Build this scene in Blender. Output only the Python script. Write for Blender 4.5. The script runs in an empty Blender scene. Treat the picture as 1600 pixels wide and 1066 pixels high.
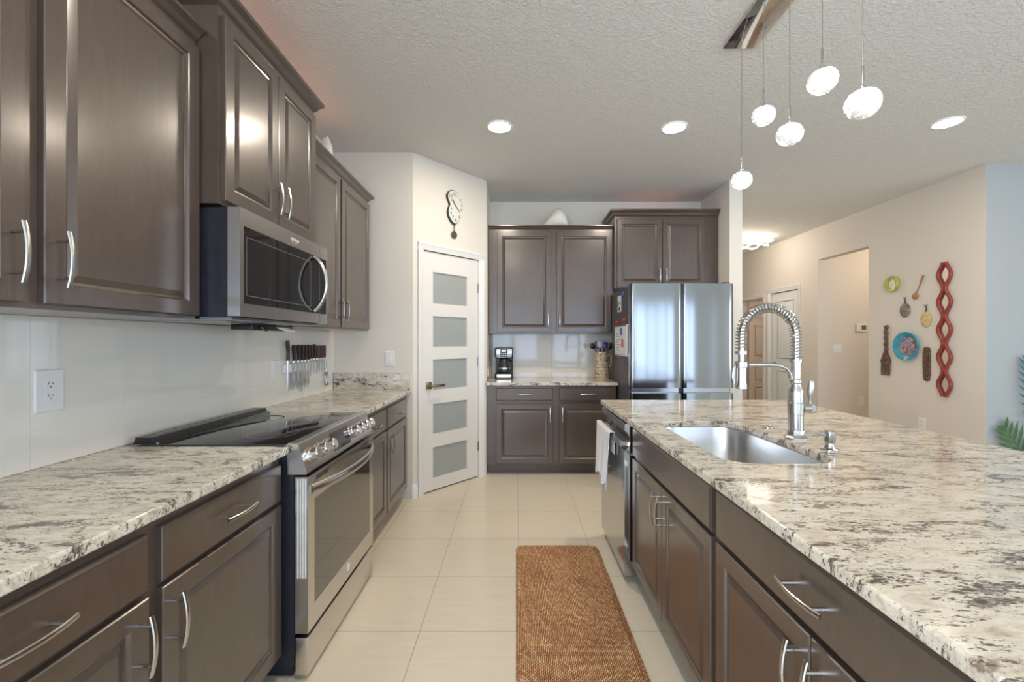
import bpy, bmesh, math, random
from mathutils import Vector, Matrix
random.seed(7)
PI = math.pi
C = bpy.context.scene.collection
SC = bpy.context.scene

# ------------------------------------------------------------------ camera, light, exposure
F = 668.0                      # focal length in pixels of the 1600 px frame
EYE = 1.32
cam_d = bpy.data.cameras.new('camera'); cam = bpy.data.objects.new('camera', cam_d); C.objects.link(cam)
cam.location = (0, 0, EYE); cam.rotation_euler = (PI/2, 0, 0)
cam_d.sensor_width = 36.0; cam_d.lens = 36.0*F/1600.0
cam_d.shift_x = -6/1600.0
cam_d.clip_start = 0.02
SC.camera = cam

SC.view_settings.view_transform = 'Standard'
SC.view_settings.look = 'None'
SC.view_settings.gamma = 1.0
SC.view_settings.use_curve_mapping = False
SC.view_settings.exposure = 0.32

world = bpy.data.worlds.new('world'); SC.world = world; world.use_nodes = True
bg = world.node_tree.nodes['Background']
bg.inputs[0].default_value = (0.75, 0.87, 1.0, 1); bg.inputs[1].default_value = 1.0

def area(name, loc, rot, sx, sy, power, col, shape='RECTANGLE', spread=PI):
    l = bpy.data.lights.new(name, 'AREA'); l.shape = shape; l.size = sx; l.size_y = sy
    l.energy = power; l.color = col; l.spread = spread
    o = bpy.data.objects.new(name, l); C.objects.link(o); o.location = loc; o.rotation_euler = rot
    return o
def point(name, loc, power, col, r=0.05):
    l = bpy.data.lights.new(name, 'POINT'); l.energy = power; l.color = col; l.shadow_soft_size = r
    o = bpy.data.objects.new(name, l); C.objects.link(o); o.location = loc
    return o

DAY = (0.73, 0.85, 1.0)
SKYBLUE = (0.56, 0.72, 1.0)
WARM = (1.0, 0.86, 0.70)
# daylight through the glass doors and windows behind the camera, and the windows of the living room; the left side light is added
area('daylight_rear', (3.05, -4.62, 1.25), (PI/2, 0, 0), 3.7, 2.3, 84, SKYBLUE)
area('daylight_nook', (-0.1, -4.62, 1.45), (PI/2, 0, 0), 1.7, 1.6, 30, SKYBLUE)
area('daylight_living', (8.12, -1.8, 1.5), (PI/2, 0, PI/2), 4.6, 2.0, 150, DAY)
area('added_side_light', (-1.67, -2.6, 1.45), (PI/2, 0, -PI/2), 3.2, 1.9, 200, DAY)  # added to brighten the island fronts, no known source here

# ------------------------------------------------------------------ materials
def nt(name):
    m = bpy.data.materials.new(name); m.use_nodes = True
    t = m.node_tree; b = t.nodes['Principled BSDF']
    return m, t, b
def setc(b, col=None, rough=None, metal=None, spec=None, coat=None, coatr=None):
    if col is not None: b.inputs['Base Color'].default_value = (*col, 1)
    if rough is not None: b.inputs['Roughness'].default_value = rough
    if metal is not None: b.inputs['Metallic'].default_value = metal
    if spec is not None: b.inputs['Specular IOR Level'].default_value = spec
    if coat is not None: b.inputs['Coat Weight'].default_value = coat
    if coatr is not None: b.inputs['Coat Roughness'].default_value = coatr
def N(t, kind, **kw):
    n = t.nodes.new(kind)
    for k, v in kw.items():
        if k in n.inputs: n.inputs[k].default_value = v
        else: setattr(n, k, v)
    return n
def coords(t, scale=(1,1,1), rot=(0,0,0), out='Object', loc=(0,0,0)):
    tc = N(t, 'ShaderNodeTexCoord'); mp = N(t, 'ShaderNodeMapping')
    mp.inputs['Scale'].default_value = scale; mp.inputs['Rotation'].default_value = rot; mp.inputs['Location'].default_value = loc
    t.links.new(tc.outputs[out], mp.inputs['Vector'])
    return mp.outputs['Vector']
def noise(t, vec, scale, detail=4, rough=0.5, dist=0.0):
    n = N(t, 'ShaderNodeTexNoise'); n.inputs['Scale'].default_value = scale; n.inputs['Detail'].default_value = detail
    n.inputs['Roughness'].default_value = rough; n.inputs['Distortion'].default_value = dist
    t.links.new(vec, n.inputs['Vector']); return n.outputs['Fac']
def ramp(t, fac, stops):
    r = N(t, 'ShaderNodeValToRGB'); e = r.color_ramp.elements
    while len(e) < len(stops): e.new(0.5)
    for i, (p, c) in enumerate(stops):
        e[i].position = p; e[i].color = (*c, 1) if len(c) == 3 else c
    t.links.new(fac, r.inputs['Fac']); return r.outputs['Color']
def mix(t, fac, a, b, mode='MIX'):
    m = N(t, 'ShaderNodeMix'); m.data_type = 'RGBA'; m.blend_type = mode
    for sock, v in ((m.inputs[0], fac), (m.inputs[6], a), (m.inputs[7], b)):
        if isinstance(v, (int, float)): sock.default_value = v
        elif isinstance(v, tuple): sock.default_value = (*v, 1)
        else: t.links.new(v, sock)
    return m.outputs[2]
def math_(t, op, a, b=0.0):
    m = N(t, 'ShaderNodeMath'); m.operation = op
    for s, v in ((m.inputs[0], a), (m.inputs[1], b)):
        if isinstance(v, (int, float)): s.default_value = v
        else: t.links.new(v, s)
    return m.outputs[0]
def bump(t, b, h, strength, dist):
    n = N(t, 'ShaderNodeBump'); n.inputs['Strength'].default_value = strength; n.inputs['Distance'].default_value = dist
    t.links.new(h, n.inputs['Height']); t.links.new(n.outputs['Normal'], b.inputs['Normal'])
def plain(name, col, rough=0.5, metal=0.0, var=0.06, scale=30, **kw):
    m, t, b = nt(name); setc(b, col, rough, metal, **kw)
    f = noise(t, coords(t), scale, 3)
    lo = tuple(c*(1-var) for c in col); hi = tuple(min(1, c*(1+var)) for c in col)
    t.links.new(ramp(t, f, [(0.3, lo), (0.7, hi)]), b.inputs['Base Color'])
    return m
def emis(name, col, s):
    m, t, b = nt(name); setc(b, (0.8,0.8,0.8), 0.4)
    b.inputs['Emission Color'].default_value = (*col, 1); b.inputs['Emission Strength'].default_value = s
    return m

def mat_wood():
    m, t, b = nt('stained_wood'); setc(b, rough=0.36, spec=0.45, coat=0.85, coatr=0.2); b.inputs['IOR'].default_value = 1.5; b.inputs['Coat IOR'].default_value = 1.58
    v = coords(t, (9, 9, 1.2)); f = noise(t, v, 9, 6, 0.6)
    g = noise(t, coords(t, (1,1,1)), 3.0, 4, 0.6)
    c1 = ramp(t, f, [(0.25, (0.070,0.048,0.037)), (0.75, (0.088,0.063,0.049))])
    c2 = ramp(t, g, [(0.3, (0.86,0.86,0.86)), (0.75, (1.15,1.12,1.1))])
    t.links.new(mix(t, 1.0, c1, c2, 'MULTIPLY'), b.inputs['Base Color'])
    return m
def mat_granite(name, ang, seed):
    m, t, b = nt(name); setc(b, rough=0.10, spec=0.5)
    v = coords(t, (1.0, 3.0, 1.8), (0, 0, ang), loc=(seed, seed*0.7, 0))
    vs = coords(t, (1.0, 2.6, 1.2), (0, 0, ang), loc=(seed*2, 0, 0))
    iso = coords(t)
    big = noise(t, v, 2.0, 4, 0.6, 0.8)
    vein = noise(t, v, 5.0, 8, 0.72, 1.3)
    mid = noise(t, v, 15, 7, 0.7, 0.7)
    sp = noise(t, vs, 72, 5, 0.68, 0.5)
    fine = noise(t, iso, 190, 3, 0.6)
    base = ramp(t, mid, [(0.30, (0.30,0.235,0.175)), (0.41, (0.53,0.46,0.37)), (0.51, (0.70,0.64,0.53)), (0.63, (0.75,0.715,0.63)), (0.78, (0.64,0.645,0.63))])
    base = mix(t, ramp(t, fine, [(0.42, (0,0,0)), (0.64, (0.45,0.45,0.45))]), base, (0.56,0.50,0.41))
    # grey-green and rust clouds
    base = mix(t, ramp(t, big, [(0.36, (0.55,0.55,0.55)), (0.50, (0,0,0))]), base, (0.50,0.46,0.40))
    # brown veins
    vm = ramp(t, math_(t, 'ADD', vein, math_(t, 'MULTIPLY', math_(t, 'SUBTRACT', mid, 0.5), 0.7)), [(0.35, (1,1,1)), (0.43, (0,0,0))])
    base = mix(t, math_(t, 'MULTIPLY', vm, 0.75), base, (0.19,0.13,0.085))
    # dark flecks gathered along the veins
    thr = math_(t, 'ADD', sp, math_(t, 'MULTIPLY', math_(t, 'SUBTRACT', vein, 0.525), 1.12))
    dm = ramp(t, thr, [(0.35, (1,1,1)), (0.40, (0,0,0))])
    base = mix(t, math_(t, 'MULTIPLY', dm, 0.9), base, (0.055,0.045,0.039))
    gy = ramp(t, math_(t, 'ADD', noise(t, vs, 44, 5, 0.65), math_(t, 'MULTIPLY', math_(t, 'SUBTRACT', vein, 0.5), 0.5)), [(0.33, (0.7,0.7,0.7)), (0.41, (0,0,0))])
    base = mix(t, gy, base, (0.30,0.275,0.245))
    t.links.new(base, b.inputs['Base Color'])
    return m
def mat_floor():
    m, t, b = nt('floor_tile'); setc(b, rough=0.22, spec=0.5)
    tc = N(t, 'ShaderNodeTexCoord')
    sep = N(t, 'ShaderNodeSeparateXYZ'); t.links.new(tc.outputs['Object'], sep.inputs[0])
    T = 0.4545
    def line(s, off):
        a = math_(t, 'ADD', s, -off + 60*T); a = math_(t, 'DIVIDE', a, T); a = math_(t, 'FRACT', a)
        a = math_(t, 'SUBTRACT', a, 0.5); a = math_(t, 'ABSOLUTE', a)
        return math_(t, 'GREATER_THAN', a, 0.5 - 0.0045)
    g = math_(t, 'MAXIMUM', line(sep.outputs[0], -0.437), line(sep.outputs[1], 1.942))
    f = noise(t, coords(t, (1.0, 7, 1)), 5, 5, 0.55)
    c = ramp(t, f, [(0.25, (0.70,0.625,0.495)), (0.75, (0.745,0.67,0.54))])
    c = mix(t, g, c, (0.42,0.36,0.28))
    t.links.new(c, b.inputs['Base Color'])
    r = ramp(t, g, [(0.0, (0.2,0.2,0.2)), (1.0, (0.8,0.8,0.8))]); t.links.new(r, b.inputs['Roughness'])
    bump(t, b, math_(t, 'SUBTRACT', 1.0, g), 0.3, 0.002)
    return m
def mat_ceiling():
    m, t, b = nt('ceiling_knockdown'); setc(b, (0.72,0.71,0.68), 0.9)
    f = noise(t, coords(t), 46, 4, 0.55, 0.8)
    h = ramp(t, f, [(0.44, (0,0,0)), (0.60, (1,1,1))])
    bump(t, b, h, 0.5, 0.006)
    return m
def mat_wall(name, col):
    m, t, b = nt(name); setc(b, col, 0.75, spec=0.3)
    f = noise(t, coords(t), 45, 4, 0.6)
    bump(t, b, f, 0.12, 0.002)
    return m
def mat_steel(name, col=(0.62,0.62,0.62), rough=0.24, dirn=(1,1,60)):
    m, t, b = nt(name); setc(b, col, rough, 1.0)
    f = noise(t, coords(t, dirn), 12, 4, 0.6)
    t.links.new(ramp(t, f, [(0.3, tuple(c*0.97 for c in col)), (0.7, col)]), b.inputs['Base Color'])
    rr = ramp(t, f, [(0.3, (rough*0.93,)*3), (0.7, (rough*1.07,)*3)]); t.links.new(rr, b.inputs['Roughness'])
    return m
def mat_rug():
    m, t, b = nt('woven_mat'); setc(b, rough=0.75, spec=0.2)
    v = coords(t, rot=(0, 0, PI/2))
    br = N(t, 'ShaderNodeTexBrick'); t.links.new(v, br.inputs['Vector'])
    br.inputs['Scale'].default_value = 1.0; br.inputs['Brick Width'].default_value = 0.017; br.inputs['Row Height'].default_value = 0.0078
    br.inputs['Mortar Size'].default_value = 0.0022; br.inputs['Mortar Smooth'].default_value = 0.9; br.offset = 0.5
    br.inputs['Color1'].default_value = (0.56,0.25,0.11,1); br.inputs['Color2'].default_value = (0.86,0.62,0.37,1); br.inputs['Mortar'].default_value = (0.13,0.048,0.02,1)
    f = noise(t, v, 5, 4)
    c = mix(t, 1.0, br.outputs['Color'], ramp(t, f, [(0.3, (0.85,0.76,0.72)), (0.7, (1.08,1.06,1.02))]), 'MULTIPLY')
    t.links.new(c, b.inputs['Base Color'])
    bump(t, b, math_(t, 'SUBTRACT', 1.0, br.outputs['Fac']), 0.7, 0.003)
    return m
def mat_glass_white():
    m, t, b = nt('glossy_glass_splash'); setc(b, (0.74,0.725,0.68), 0.05, spec=0.65)
    f = noise(t, coords(t), 0.8, 2)
    t.links.new(ramp(t, f, [(0.3, (0.77,0.745,0.68)), (0.7, (0.80,0.775,0.71))]), b.inputs['Base Color'])
    return m
def mat_crystal():
    m, t, b = nt('bubbled_crystal'); setc(b, (0.9,0.9,0.88), 0.15)
    vo = N(t, 'ShaderNodeTexVoronoi'); vo.inputs['Scale'].default_value = 85; t.links.new(coords(t), vo.inputs['Vector'])
    f = noise(t, coords(t), 24, 2, 0.5)
    k = math_(t, 'MULTIPLY', ramp(t, vo.outputs['Distance'], [(0.24, (0,0,0)), (0.30, (1,1,1))]), ramp(t, f, [(0.46, (0,0,0)), (0.49, (1,1,1))]))
    e = ramp(t, k, [(0.0, (1,0.98,0.93)), (1.0, (0.02,0.02,0.019))])
    t.links.new(e, b.inputs['Emission Color']); b.inputs['Emission Strength'].default_value = 2.6
    return m
def mat_pitcher():
    m, t, b = nt('stoneware_pattern'); setc(b, rough=0.4)
    v = coords(t, (1,1,1)); f = noise(t, v, 38, 4, 0.6)
    w = N(t, 'ShaderNodeTexWave'); w.wave_type = 'BANDS'; w.bands_direction = 'Z'; w.inputs['Scale'].default_value = 9; w.inputs['Distortion'].default_value = 1.5
    t.links.new(v, w.inputs['Vector'])
    c = ramp(t, f, [(0.38, (0.22,0.14,0.07)), (0.46, (0.55,0.43,0.27)), (0.6, (0.66,0.56,0.40)), (0.72, (0.72,0.66,0.52))])
    c = mix(t, ramp(t, w.outputs['Fac'], [(0.86, (0,0,0)), (0.95, (0.7,0.7,0.7))]), c, (0.2,0.14,0.09))
    t.links.new(c, b.inputs['Base Color'])
    return m
def mat_plate_picture():
    m, t, b = nt('marbled_glaze'); setc(b, rough=0.2)
    f = noise(t, coords(t), 14, 3, 0.5, 1.2)
    t.links.new(ramp(t, f, [(0.3, (0.06,0.07,0.14)), (0.42, (0.24,0.21,0.34)), (0.5, (0.42,0.42,0.48)), (0.56, (0.34,0.12,0.11)), (0.7, (0.12,0.07,0.06))]), b.inputs['Base Color'])
    return m
def mat_carved(name, a, c2, scale=60):
    m, t, b = nt(name); setc(b, rough=0.55)
    f = noise(t, coords(t), scale, 4, 0.6, 0.5)
    t.links.new(ramp(t, f, [(0.35, a), (0.65, c2)]), b.inputs['Base Color']); bump(t, b, f, 0.5, 0.004)
    return m

M = dict(
 wood=mat_wood(), granite_l=mat_granite('granite_left', math.radians(-55), 0.0), granite_i=mat_granite('granite_island', math.radians(33), 3.1),
 granite_b=mat_granite('granite_back', math.radians(10), 5.0), floor=mat_floor(), ceiling=mat_ceiling(),
 wall=mat_wall('wall_paint', (0.74,0.70,0.625)), wall_warmtint=mat_wall('wall_paint_lamp_tint', (0.72,0.665,0.60)), wall_daytint=mat_wall('wall_paint_daylight_tint', (0.42,0.44,0.435)), trim=plain('white_trim', (0.80,0.80,0.79), 0.35, var=0.01),  # right wall colour includes warm lamplight, living wall colour includes bluish daylight shade
 steel=mat_steel('brushed_steel', (0.70,0.68,0.65)), steel_d=mat_steel('steel_dark', (0.40,0.41,0.42), 0.22, (1,60,1)), nickel=mat_steel('satin_nickel', (0.50,0.49,0.465), 0.26, (30,30,30)),
 dwsteel=mat_steel('dishwasher_steel', (0.52,0.52,0.52), 0.14, (1,1,60)), sinksteel=mat_steel('sink_steel', (0.60,0.60,0.60), 0.25, (40,1,1)), chrome=mat_steel('mirror_chrome', (0.72,0.70,0.69), 0.03, (1,1,1)),
 fridge=mat_steel('fridge_steel', (0.28,0.295,0.305), 0.13, (60,60,1)),
 black=plain('black_plastic', (0.012,0.012,0.014), 0.3, var=0.1), blackglass=plain('black_glass', (0.014,0.014,0.015), 0.035, var=0.05, spec=0.8), ovenglass=plain('oven_glass', (0.020,0.017,0.014), 0.035, var=0.05, spec=1.0, coat=1.0, coatr=0.03),
 darkside=plain('dark_enamel', (0.022,0.024,0.034), 0.22, var=0.1), fridgeside=plain('fridge_side_grey', (0.065,0.063,0.066), 0.4, var=0.04),
 splash=mat_glass_white(), frosted=plain('frosted_glass', (0.36,0.385,0.37), 0.28, var=0.02), white=plain('white_plastic', (0.80,0.80,0.80), 0.3, var=0.01),
 towel=plain('white_cotton', (0.80,0.80,0.83), 0.9, var=0.05, scale=120), rug=mat_rug(), crystal=mat_crystal(), rugedge=plain('mat_border', (0.22,0.10,0.045), 0.7, var=0.25, scale=160),
 lens=emis('downlight_lens', (1.0,0.94,0.84), 14), hall=emis('led_ribbon', (1.0,0.90,0.76), 5),
 handledark=mat_carved('knife_handle_dark', (0.025,0.013,0.012), (0.07,0.033,0.028), 50), handlewood=mat_carved('knife_handle_wood', (0.05,0.022,0.016), (0.13,0.06,0.045), 50), blade=mat_steel('knife_blade', (0.55,0.58,0.62), 0.2, (1,1,30)),
 door=plain('door_paint', (0.77,0.75,0.71), 0.4, var=0.01), doorw=plain('door_white', (0.78,0.79,0.80), 0.4, var=0.01), brass=mat_steel('antique_brass', (0.33,0.28,0.19), 0.3, (1,1,1)),
 shell=plain('shell_white', (0.78,0.76,0.68), 0.5, var=0.08, scale=20), clockface=plain('clock_white', (0.66,0.68,0.62), 0.5, var=0.02), clockdark=plain('clock_dark', (0.05,0.05,0.045), 0.5),
 bronze=plain('bronze', (0.12,0.10,0.085), 0.4, 0.6), pitcher=mat_pitcher(), violet=plain('violet_plastic', (0.10,0.06,0.22), 0.35), lilac=plain('lilac_plastic', (0.42,0.36,0.60), 0.35),
 red=plain('red_lacquer', (0.27,0.042,0.032), 0.3, var=0.15, scale=8), redp=plain('red_plastic', (0.65,0.03,0.03), 0.3), bluep=plain('blue_plastic', (0.04,0.08,0.42), 0.3), paper=plain('paper_white', (0.75,0.76,0.76), 0.5, var=0.05, scale=60),
 mirror=mat_steel('mirror_glass', (0.82,0.84,0.84), 0.02, (1,1,1)), lime=plain('lime_glaze', (0.42,0.46,0.10), 0.3, var=0.15), spoonw=mat_carved('spoon_wood', (0.30,0.14,0.05), (0.45,0.24,0.10)),
 turq=plain('turquoise_glaze', (0.055,0.32,0.42), 0.25, var=0.2, scale=14), marble=mat_plate_picture(), carve=mat_carved('carved_wood_dark', (0.05,0.028,0.018), (0.22,0.13,0.085)), amber=mat_carved('amber_shell', (0.55,0.38,0.15), (0.72,0.60,0.32), 40),
 pewter=mat_carved('pewter_pattern', (0.05,0.045,0.035), (0.40,0.37,0.30), 55), greenleaf=plain('green_leaf', (0.045,0.13,0.028), 0.45, var=0.4, scale=14), blueleaf=plain('blue_leaf', (0.02,0.15,0.21), 0.4, var=0.3, scale=12),
 lcd=plain('grey_display', (0.13,0.15,0.14), 0.2), coffee=plain('dark_carafe_glass', (0.03,0.03,0.035), 0.04, var=0.05, spec=0.8), logo=plain('logo_silver', (0.8,0.8,0.8), 0.3), vent=plain('vent_slot_dark', (0.02,0.02,0.02), 0.6),
 shade=plain('recess_trim_white', (0.85,0.85,0.84), 0.4, var=0.01), tan=plain('tan_door', (0.70,0.60,0.52), 0.45, var=0.02),
)

# ------------------------------------------------------------------ mesh helpers
def add_box(bm, x0, x1, y0, y1, z0, z1, bev=0.0, seg=2):
    vs = [bm.verts.new((x, y, z)) for x in (x0, x1) for y in (y0, y1) for z in (z0, z1)]
    fs = [(0,1,3,2), (4,6,7,5), (0,4,5,1), (2,3,7,6), (0,2,6,4), (1,5,7,3)]
    fl = [bm.faces.new([vs[i] for i in f]) for f in fs]
    if bev > 0:
        es = {e for f in fl for e in f.edges}
        bmesh.ops.bevel(bm, geom=list(es), offset=bev, segments=seg, affect='EDGES', profile=0.6)
def loft(bm, rings, cap0=True, cap1=True, closed=True):
    R = [[bm.verts.new(p) for p in r] for r in rings]
    n = len(R[0])
    for a, b in zip(R, R[1:]):
        for i in range(n if closed else n-1):
            j = (i+1) % n
            try: bm.faces.new((a[i], a[j], b[j], b[i]))
            except ValueError: pass
    if cap0: bm.faces.new(R[0][::-1])
    if cap1: bm.faces.new(R[-1])
    return R
def add_tube(bm, pts, r, seg=12, flat=1.0, up=None):
    pts = [Vector(p) for p in pts]; n = len(pts)
    rr = r if isinstance(r, (list, tuple)) else [r]*n
    rings = []; prev = None
    for i, p in enumerate(pts):
        d = (pts[min(i+1, n-1)] - pts[max(i-1, 0)]).normalized()
        if prev is None:
            ref = Vector(up) if up else (Vector((0,0,1)) if abs(d.z) < 0.9 else Vector((1,0,0)))
            a = (ref - d*ref.dot(d)).normalized()
        else:
            a = (prev - d*prev.dot(d)).normalized()
        prev = a; b = d.cross(a)
        rings.append([p + a*(math.cos(2*PI*k/seg)*rr[i]) + b*(math.sin(2*PI*k/seg)*rr[i]*flat) for k in range(seg)])
    loft(bm, rings)
def add_lathe(bm, prof, c=(0,0,0), seg=28, axis='Z', cap0=True, cap1=True):
    rings = []
    for r, h in prof:
        ring = []
        for k in range(seg):
            a = 2*PI*k/seg; u, v = math.cos(a)*r, math.sin(a)*r
            p = (u, v, h) if axis == 'Z' else ((h, u, v) if axis == 'X' else (v, h, u))
            ring.append((c[0]+p[0], c[1]+p[1], c[2]+p[2]))
        rings.append(ring)
    loft(bm, rings, cap0, cap1)
def add_prism(bm, outline, y0, y1, inset=0.0):
    """outline in (x, z), extruded along y"""
    a = [(x, y0, z) for x, z in outline]; b = [(x, y1, z) for x, z in outline]
    loft(bm, [a, b])
def rrect(x0, x1, y0, y1, r, z, seg=6):
    out = []
    for cx, cy, a0 in ((x1-r, y1-r, 0), (x0+r, y1-r, PI/2), (x0+r, y0+r, PI), (x1-r, y0+r, 1.5*PI)):
        for k in range(seg+1):
            a = a0 + PI/2*k/seg; out.append((cx+math.cos(a)*r, cy+math.sin(a)*r, z))
    return out
def finish(name, bm, mat, parent=None, ang=32, loc=None, rotz=None):
    bmesh.ops.recalc_face_normals(bm, faces=bm.faces[:])
    for f in bm.faces: f.smooth = True
    lim = math.radians(ang)
    for e in bm.edges:
        if len(e.link_faces) != 2 or e.calc_face_angle(0) > lim: e.smooth = False
    me = bpy.data.meshes.new(name); bm.to_mesh(me); bm.free()
    me.materials.append(M[mat] if isinstance(mat, str) else mat)
    o = bpy.data.objects.new(name, me); C.objects.link(o)
    if parent: o.parent = parent
    if loc: o.location = loc
    if rotz: o.rotation_euler = (0, 0, rotz)
    return o
def box_obj(name, mat, x0, x1, y0, y1, z0, z1, parent=None, bev=0.0, **kw):
    bm = bmesh.new(); add_box(bm, x0, x1, y0, y1, z0, z1, bev); return finish(name, bm, mat, parent, **kw)
def tag(o, label, cat, group=None):
    o['label'] = label; o['category'] = cat
    if group: o['group'] = group
    return o
def thing(name, label, cat, loc=(0,0,0), rotz=0.0, group=None):
    o = bpy.data.objects.new(name, None); C.objects.link(o); o.empty_display_size = 0.1
    o.location = loc; o.rotation_euler = (0, 0, rotz); return tag(o, label, cat, group)
def struct(o): o['kind'] = 'structure'; return o
def dup(root, loc=None, rotz=None, label=None):
    r = root.copy(); C.objects.link(r)
    if loc is not None: r.location = loc
    if rotz is not None: r.rotation_euler = (0, 0, rotz)
    if label: r['label'] = label
    for ch in list(root.children):
        c = ch.copy(); C.objects.link(c); c.parent = r
        for g in list(ch.children):
            d = g.copy(); C.objects.link(d); d.parent = c
    return r
def text_bm(s, size, depth=0.001, font_shear=0.0):
    cu = bpy.data.curves.new('t', 'FONT'); cu.body = s; cu.size = size; cu.extrude = depth; cu.align_x = 'CENTER'; cu.align_y = 'CENTER'; cu.shear = font_shear
    o = bpy.data.objects.new('t', cu); C.objects.link(o)
    bpy.context.view_layer.update()
    me = bpy.data.meshes.new_from_object(o.evaluated_get(bpy.context.evaluated_depsgraph_get()))
    bm = bmesh.new(); bm.from_mesh(me); bpy.data.objects.remove(o); bpy.data.curves.remove(cu); bpy.data.meshes.remove(me)
    return bm
def bm_join(dst, src, mtx):
    me = bpy.data.meshes.new('tmp'); src.transform(mtx); src.to_mesh(me); src.free(); dst.from_mesh(me); bpy.data.meshes.remove(me)
UPRIGHT = Matrix.Rotation(PI/2, 4, 'X')      # xy lettering -> xz lettering facing -y

# ------------------------------------------------------------------ room
H = 2.90; LX = -1.53; BY = 4.85; RX = 4.2; CORN = 3.82
EPS = 0.0
struct(box_obj('floor', 'floor', -1.75, 8.4, -4.9, 9.6, -0.1, 0))
struct(box_obj('ceiling', 'ceiling', -1.75, 8.4, -4.9, 9.6, H, H+0.1))
bm = bmesh.new()
for y0, y1, z0, z1 in ((-4.6, -4.2, 0, H), (-1.0, 4.97, 0, H), (-4.2, -1.0, 0, 0.5), (-4.2, -1.0, 2.4, H)): add_box(bm, LX-0.12, LX, y0, y1, z0, z1)
struct(finish('wall_left', bm, 'wall'))
struct(box_obj('wall_return', 'wall', LX, -0.863, 3.58, 3.68, 0, H))
struct(box_obj('wall_back', 'wall', LX, 2.225, BY, BY+0.12, 0, H))
struct(box_obj('wall_fridge', 'wall', 2.10, 2.225, 4.2, BY, 0, H))
struct(box_obj('wall_hall', 'wall', 2.10, 2.225, BY+0.12, 9.2, 0, H))
struct(box_obj('wall_hall_end', 'wall_warmtint', 2.10, 8.3, 9.2, 9.32, 0, H))
# diagonal pantry wall, local x along the wall
DA = Vector((-0.863, 3.58, 0)); DB = Vector((-0.29, 4.22, 0)); DL = (DB-DA).length; DROT = math.atan2(DB.y-DA.y, DB.x-DA.x)
bm = bmesh.new()
S0, S1 = 0.105, 0.760
add_box(bm, 0.0, S0, 0, 0.10, 0, H); add_box(bm, S1, DL, 0, 0.10, 0, H); add_box(bm, S0, S1, 0, 0.10, 2.105, H)
struct(finish('wall_pantry', bm, 'wall', loc=DA, rotz=DROT))
struct(box_obj('wall_pantry_side', 'wall', -0.39, -0.29, 4.25, BY, 0, H))
# right wall with an opening and two doors
bm = bmesh.new()
def wseg(y0, y1, z0, z1): add_box(bm, RX, RX+0.12, y0, y1, z0, z1)
wseg(CORN+0.001, 5.09, 0, H); wseg(5.09, 5.94, 2.45, H); wseg(5.94, 6.36, 0, H); wseg(6.36, 7.04, 2.10, H); wseg(7.04, 7.27, 0, H)
wseg(7.27, 7.99, 2.06, H); wseg(7.99, 9.2, 0, H)
add_box(bm, RX+0.12, RX+0.19, 5.94, 6.06, 0, H)
struct(finish('wall_right', bm, 'wall_warmtint'))
struct(box_obj('wall_living', 'wall_daytint', RX+0.002, 8.3, CORN, CORN+0.12, 0, H))
struct(box_obj('wall_passage', 'wall_warmtint', RX+0.19, 6.6, 5.96, 6.08, 0, H))
struct(box_obj('wall_passage_end', 'wall_warmtint', 6.6, 6.7, CORN+0.12, 9.2, 0, H))
# rear wall with glass doors, living room wall with window
bm = bmesh.new()
for x0, x1, z0, z1 in ((-1.65, -0.95, 0, H), (0.75, 1.2, 0, H), (4.9, 8.3, 0, H), (-0.95, 0.75, 0, 0.65), (-0.95, 0.75, 2.25, H), (1.2, 4.9, 2.40, H)):
    add_box(bm, x0, x1, -4.60, -4.48, z0, z1)
struct(finish('wall_rear', bm, 'wall'))
bm = bmesh.new()
for y0, y1, z0, z1 in ((-4.48, -4.1, 0, H), (0.5, CORN, 0, H), (-4.1, 0.5, 0, 0.5), (-4.1, 0.5, 2.5, H)):
    add_box(bm, 8.0, 8.1, y0, y1, z0, z1)
struct(finish('wall_living_side', bm, 'wall'))
def window_frame(name, horiz, a0, a1, z0, z1, pos, mull):
    bm = bmesh.new(); w = 0.06
    def bb(p0, p1, q0, q1):
        if horiz: add_box(bm, p0, p1, pos-0.03, pos+0.03, q0, q1)
        else: add_box(bm, pos-0.03, pos+0.03, p0, p1, q0, q1)
    bb(a0, a0+w, z0, z1); bb(a1-w, a1, z0, z1); bb(a0+w, a1-w, z0, z0+w); bb(a0+w, a1-w, z1-w, z1)
    for mx in mull: bb(mx-w*1.5, mx+w*1.5, z0+w, z1-w)
    struct(finish(name, bm, 'trim'))
window_frame('window_1', True, 1.21, 4.89, 0.0, 2.39, -4.54, [2.4, 3.95])
window_frame('window_2', True, -0.94, 0.74, 0.66, 2.24, -4.54, [-0.1])
window_frame('window_3', False, -4.09, 0.49, 0.51, 2.49, 8.05, [-2.56, -1.04])
window_frame('added_side_window', False, -4.19, -1.01, 0.51, 2.39, LX-0.06, [-2.6])  # unseen window made up for the added side light

# baseboards
def base_prof(bm, x0, x1): 
    loft(bm, [[(x, -0.014, 0), (x, -0.014, 0.085), (x, -0.009, 0.10), (x, -0.005, 0.115), (x, 0, 0.118), (x, 0, 0)] for x in (x0, x1)])
bm = bmesh.new(); base_prof(bm, LX+0.66, -0.858); struct(finish('baseboard_return', bm, 'trim', loc=(0, 3.58, 0)))
bm = bmesh.new(); base_prof(bm, -0.006, S0-0.062); struct(finish('baseboard_pantry', bm, 'trim', loc=DA, rotz=DROT))
for nm, y0, y1 in (('baseboard_right', CORN, 5.09), ('baseboard_hall', 5.94, 6.29)):
    bm = bmesh.new(); base_prof(bm, 0, y1-y0); struct(finish(nm, bm, 'trim', loc=(RX, y1, 0), rotz=-PI/2))
bm = bmesh.new(); base_prof(bm, 0, 3.7); struct(finish('baseboard_living', bm, 'trim', loc=(RX, CORN, 0)))

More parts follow.
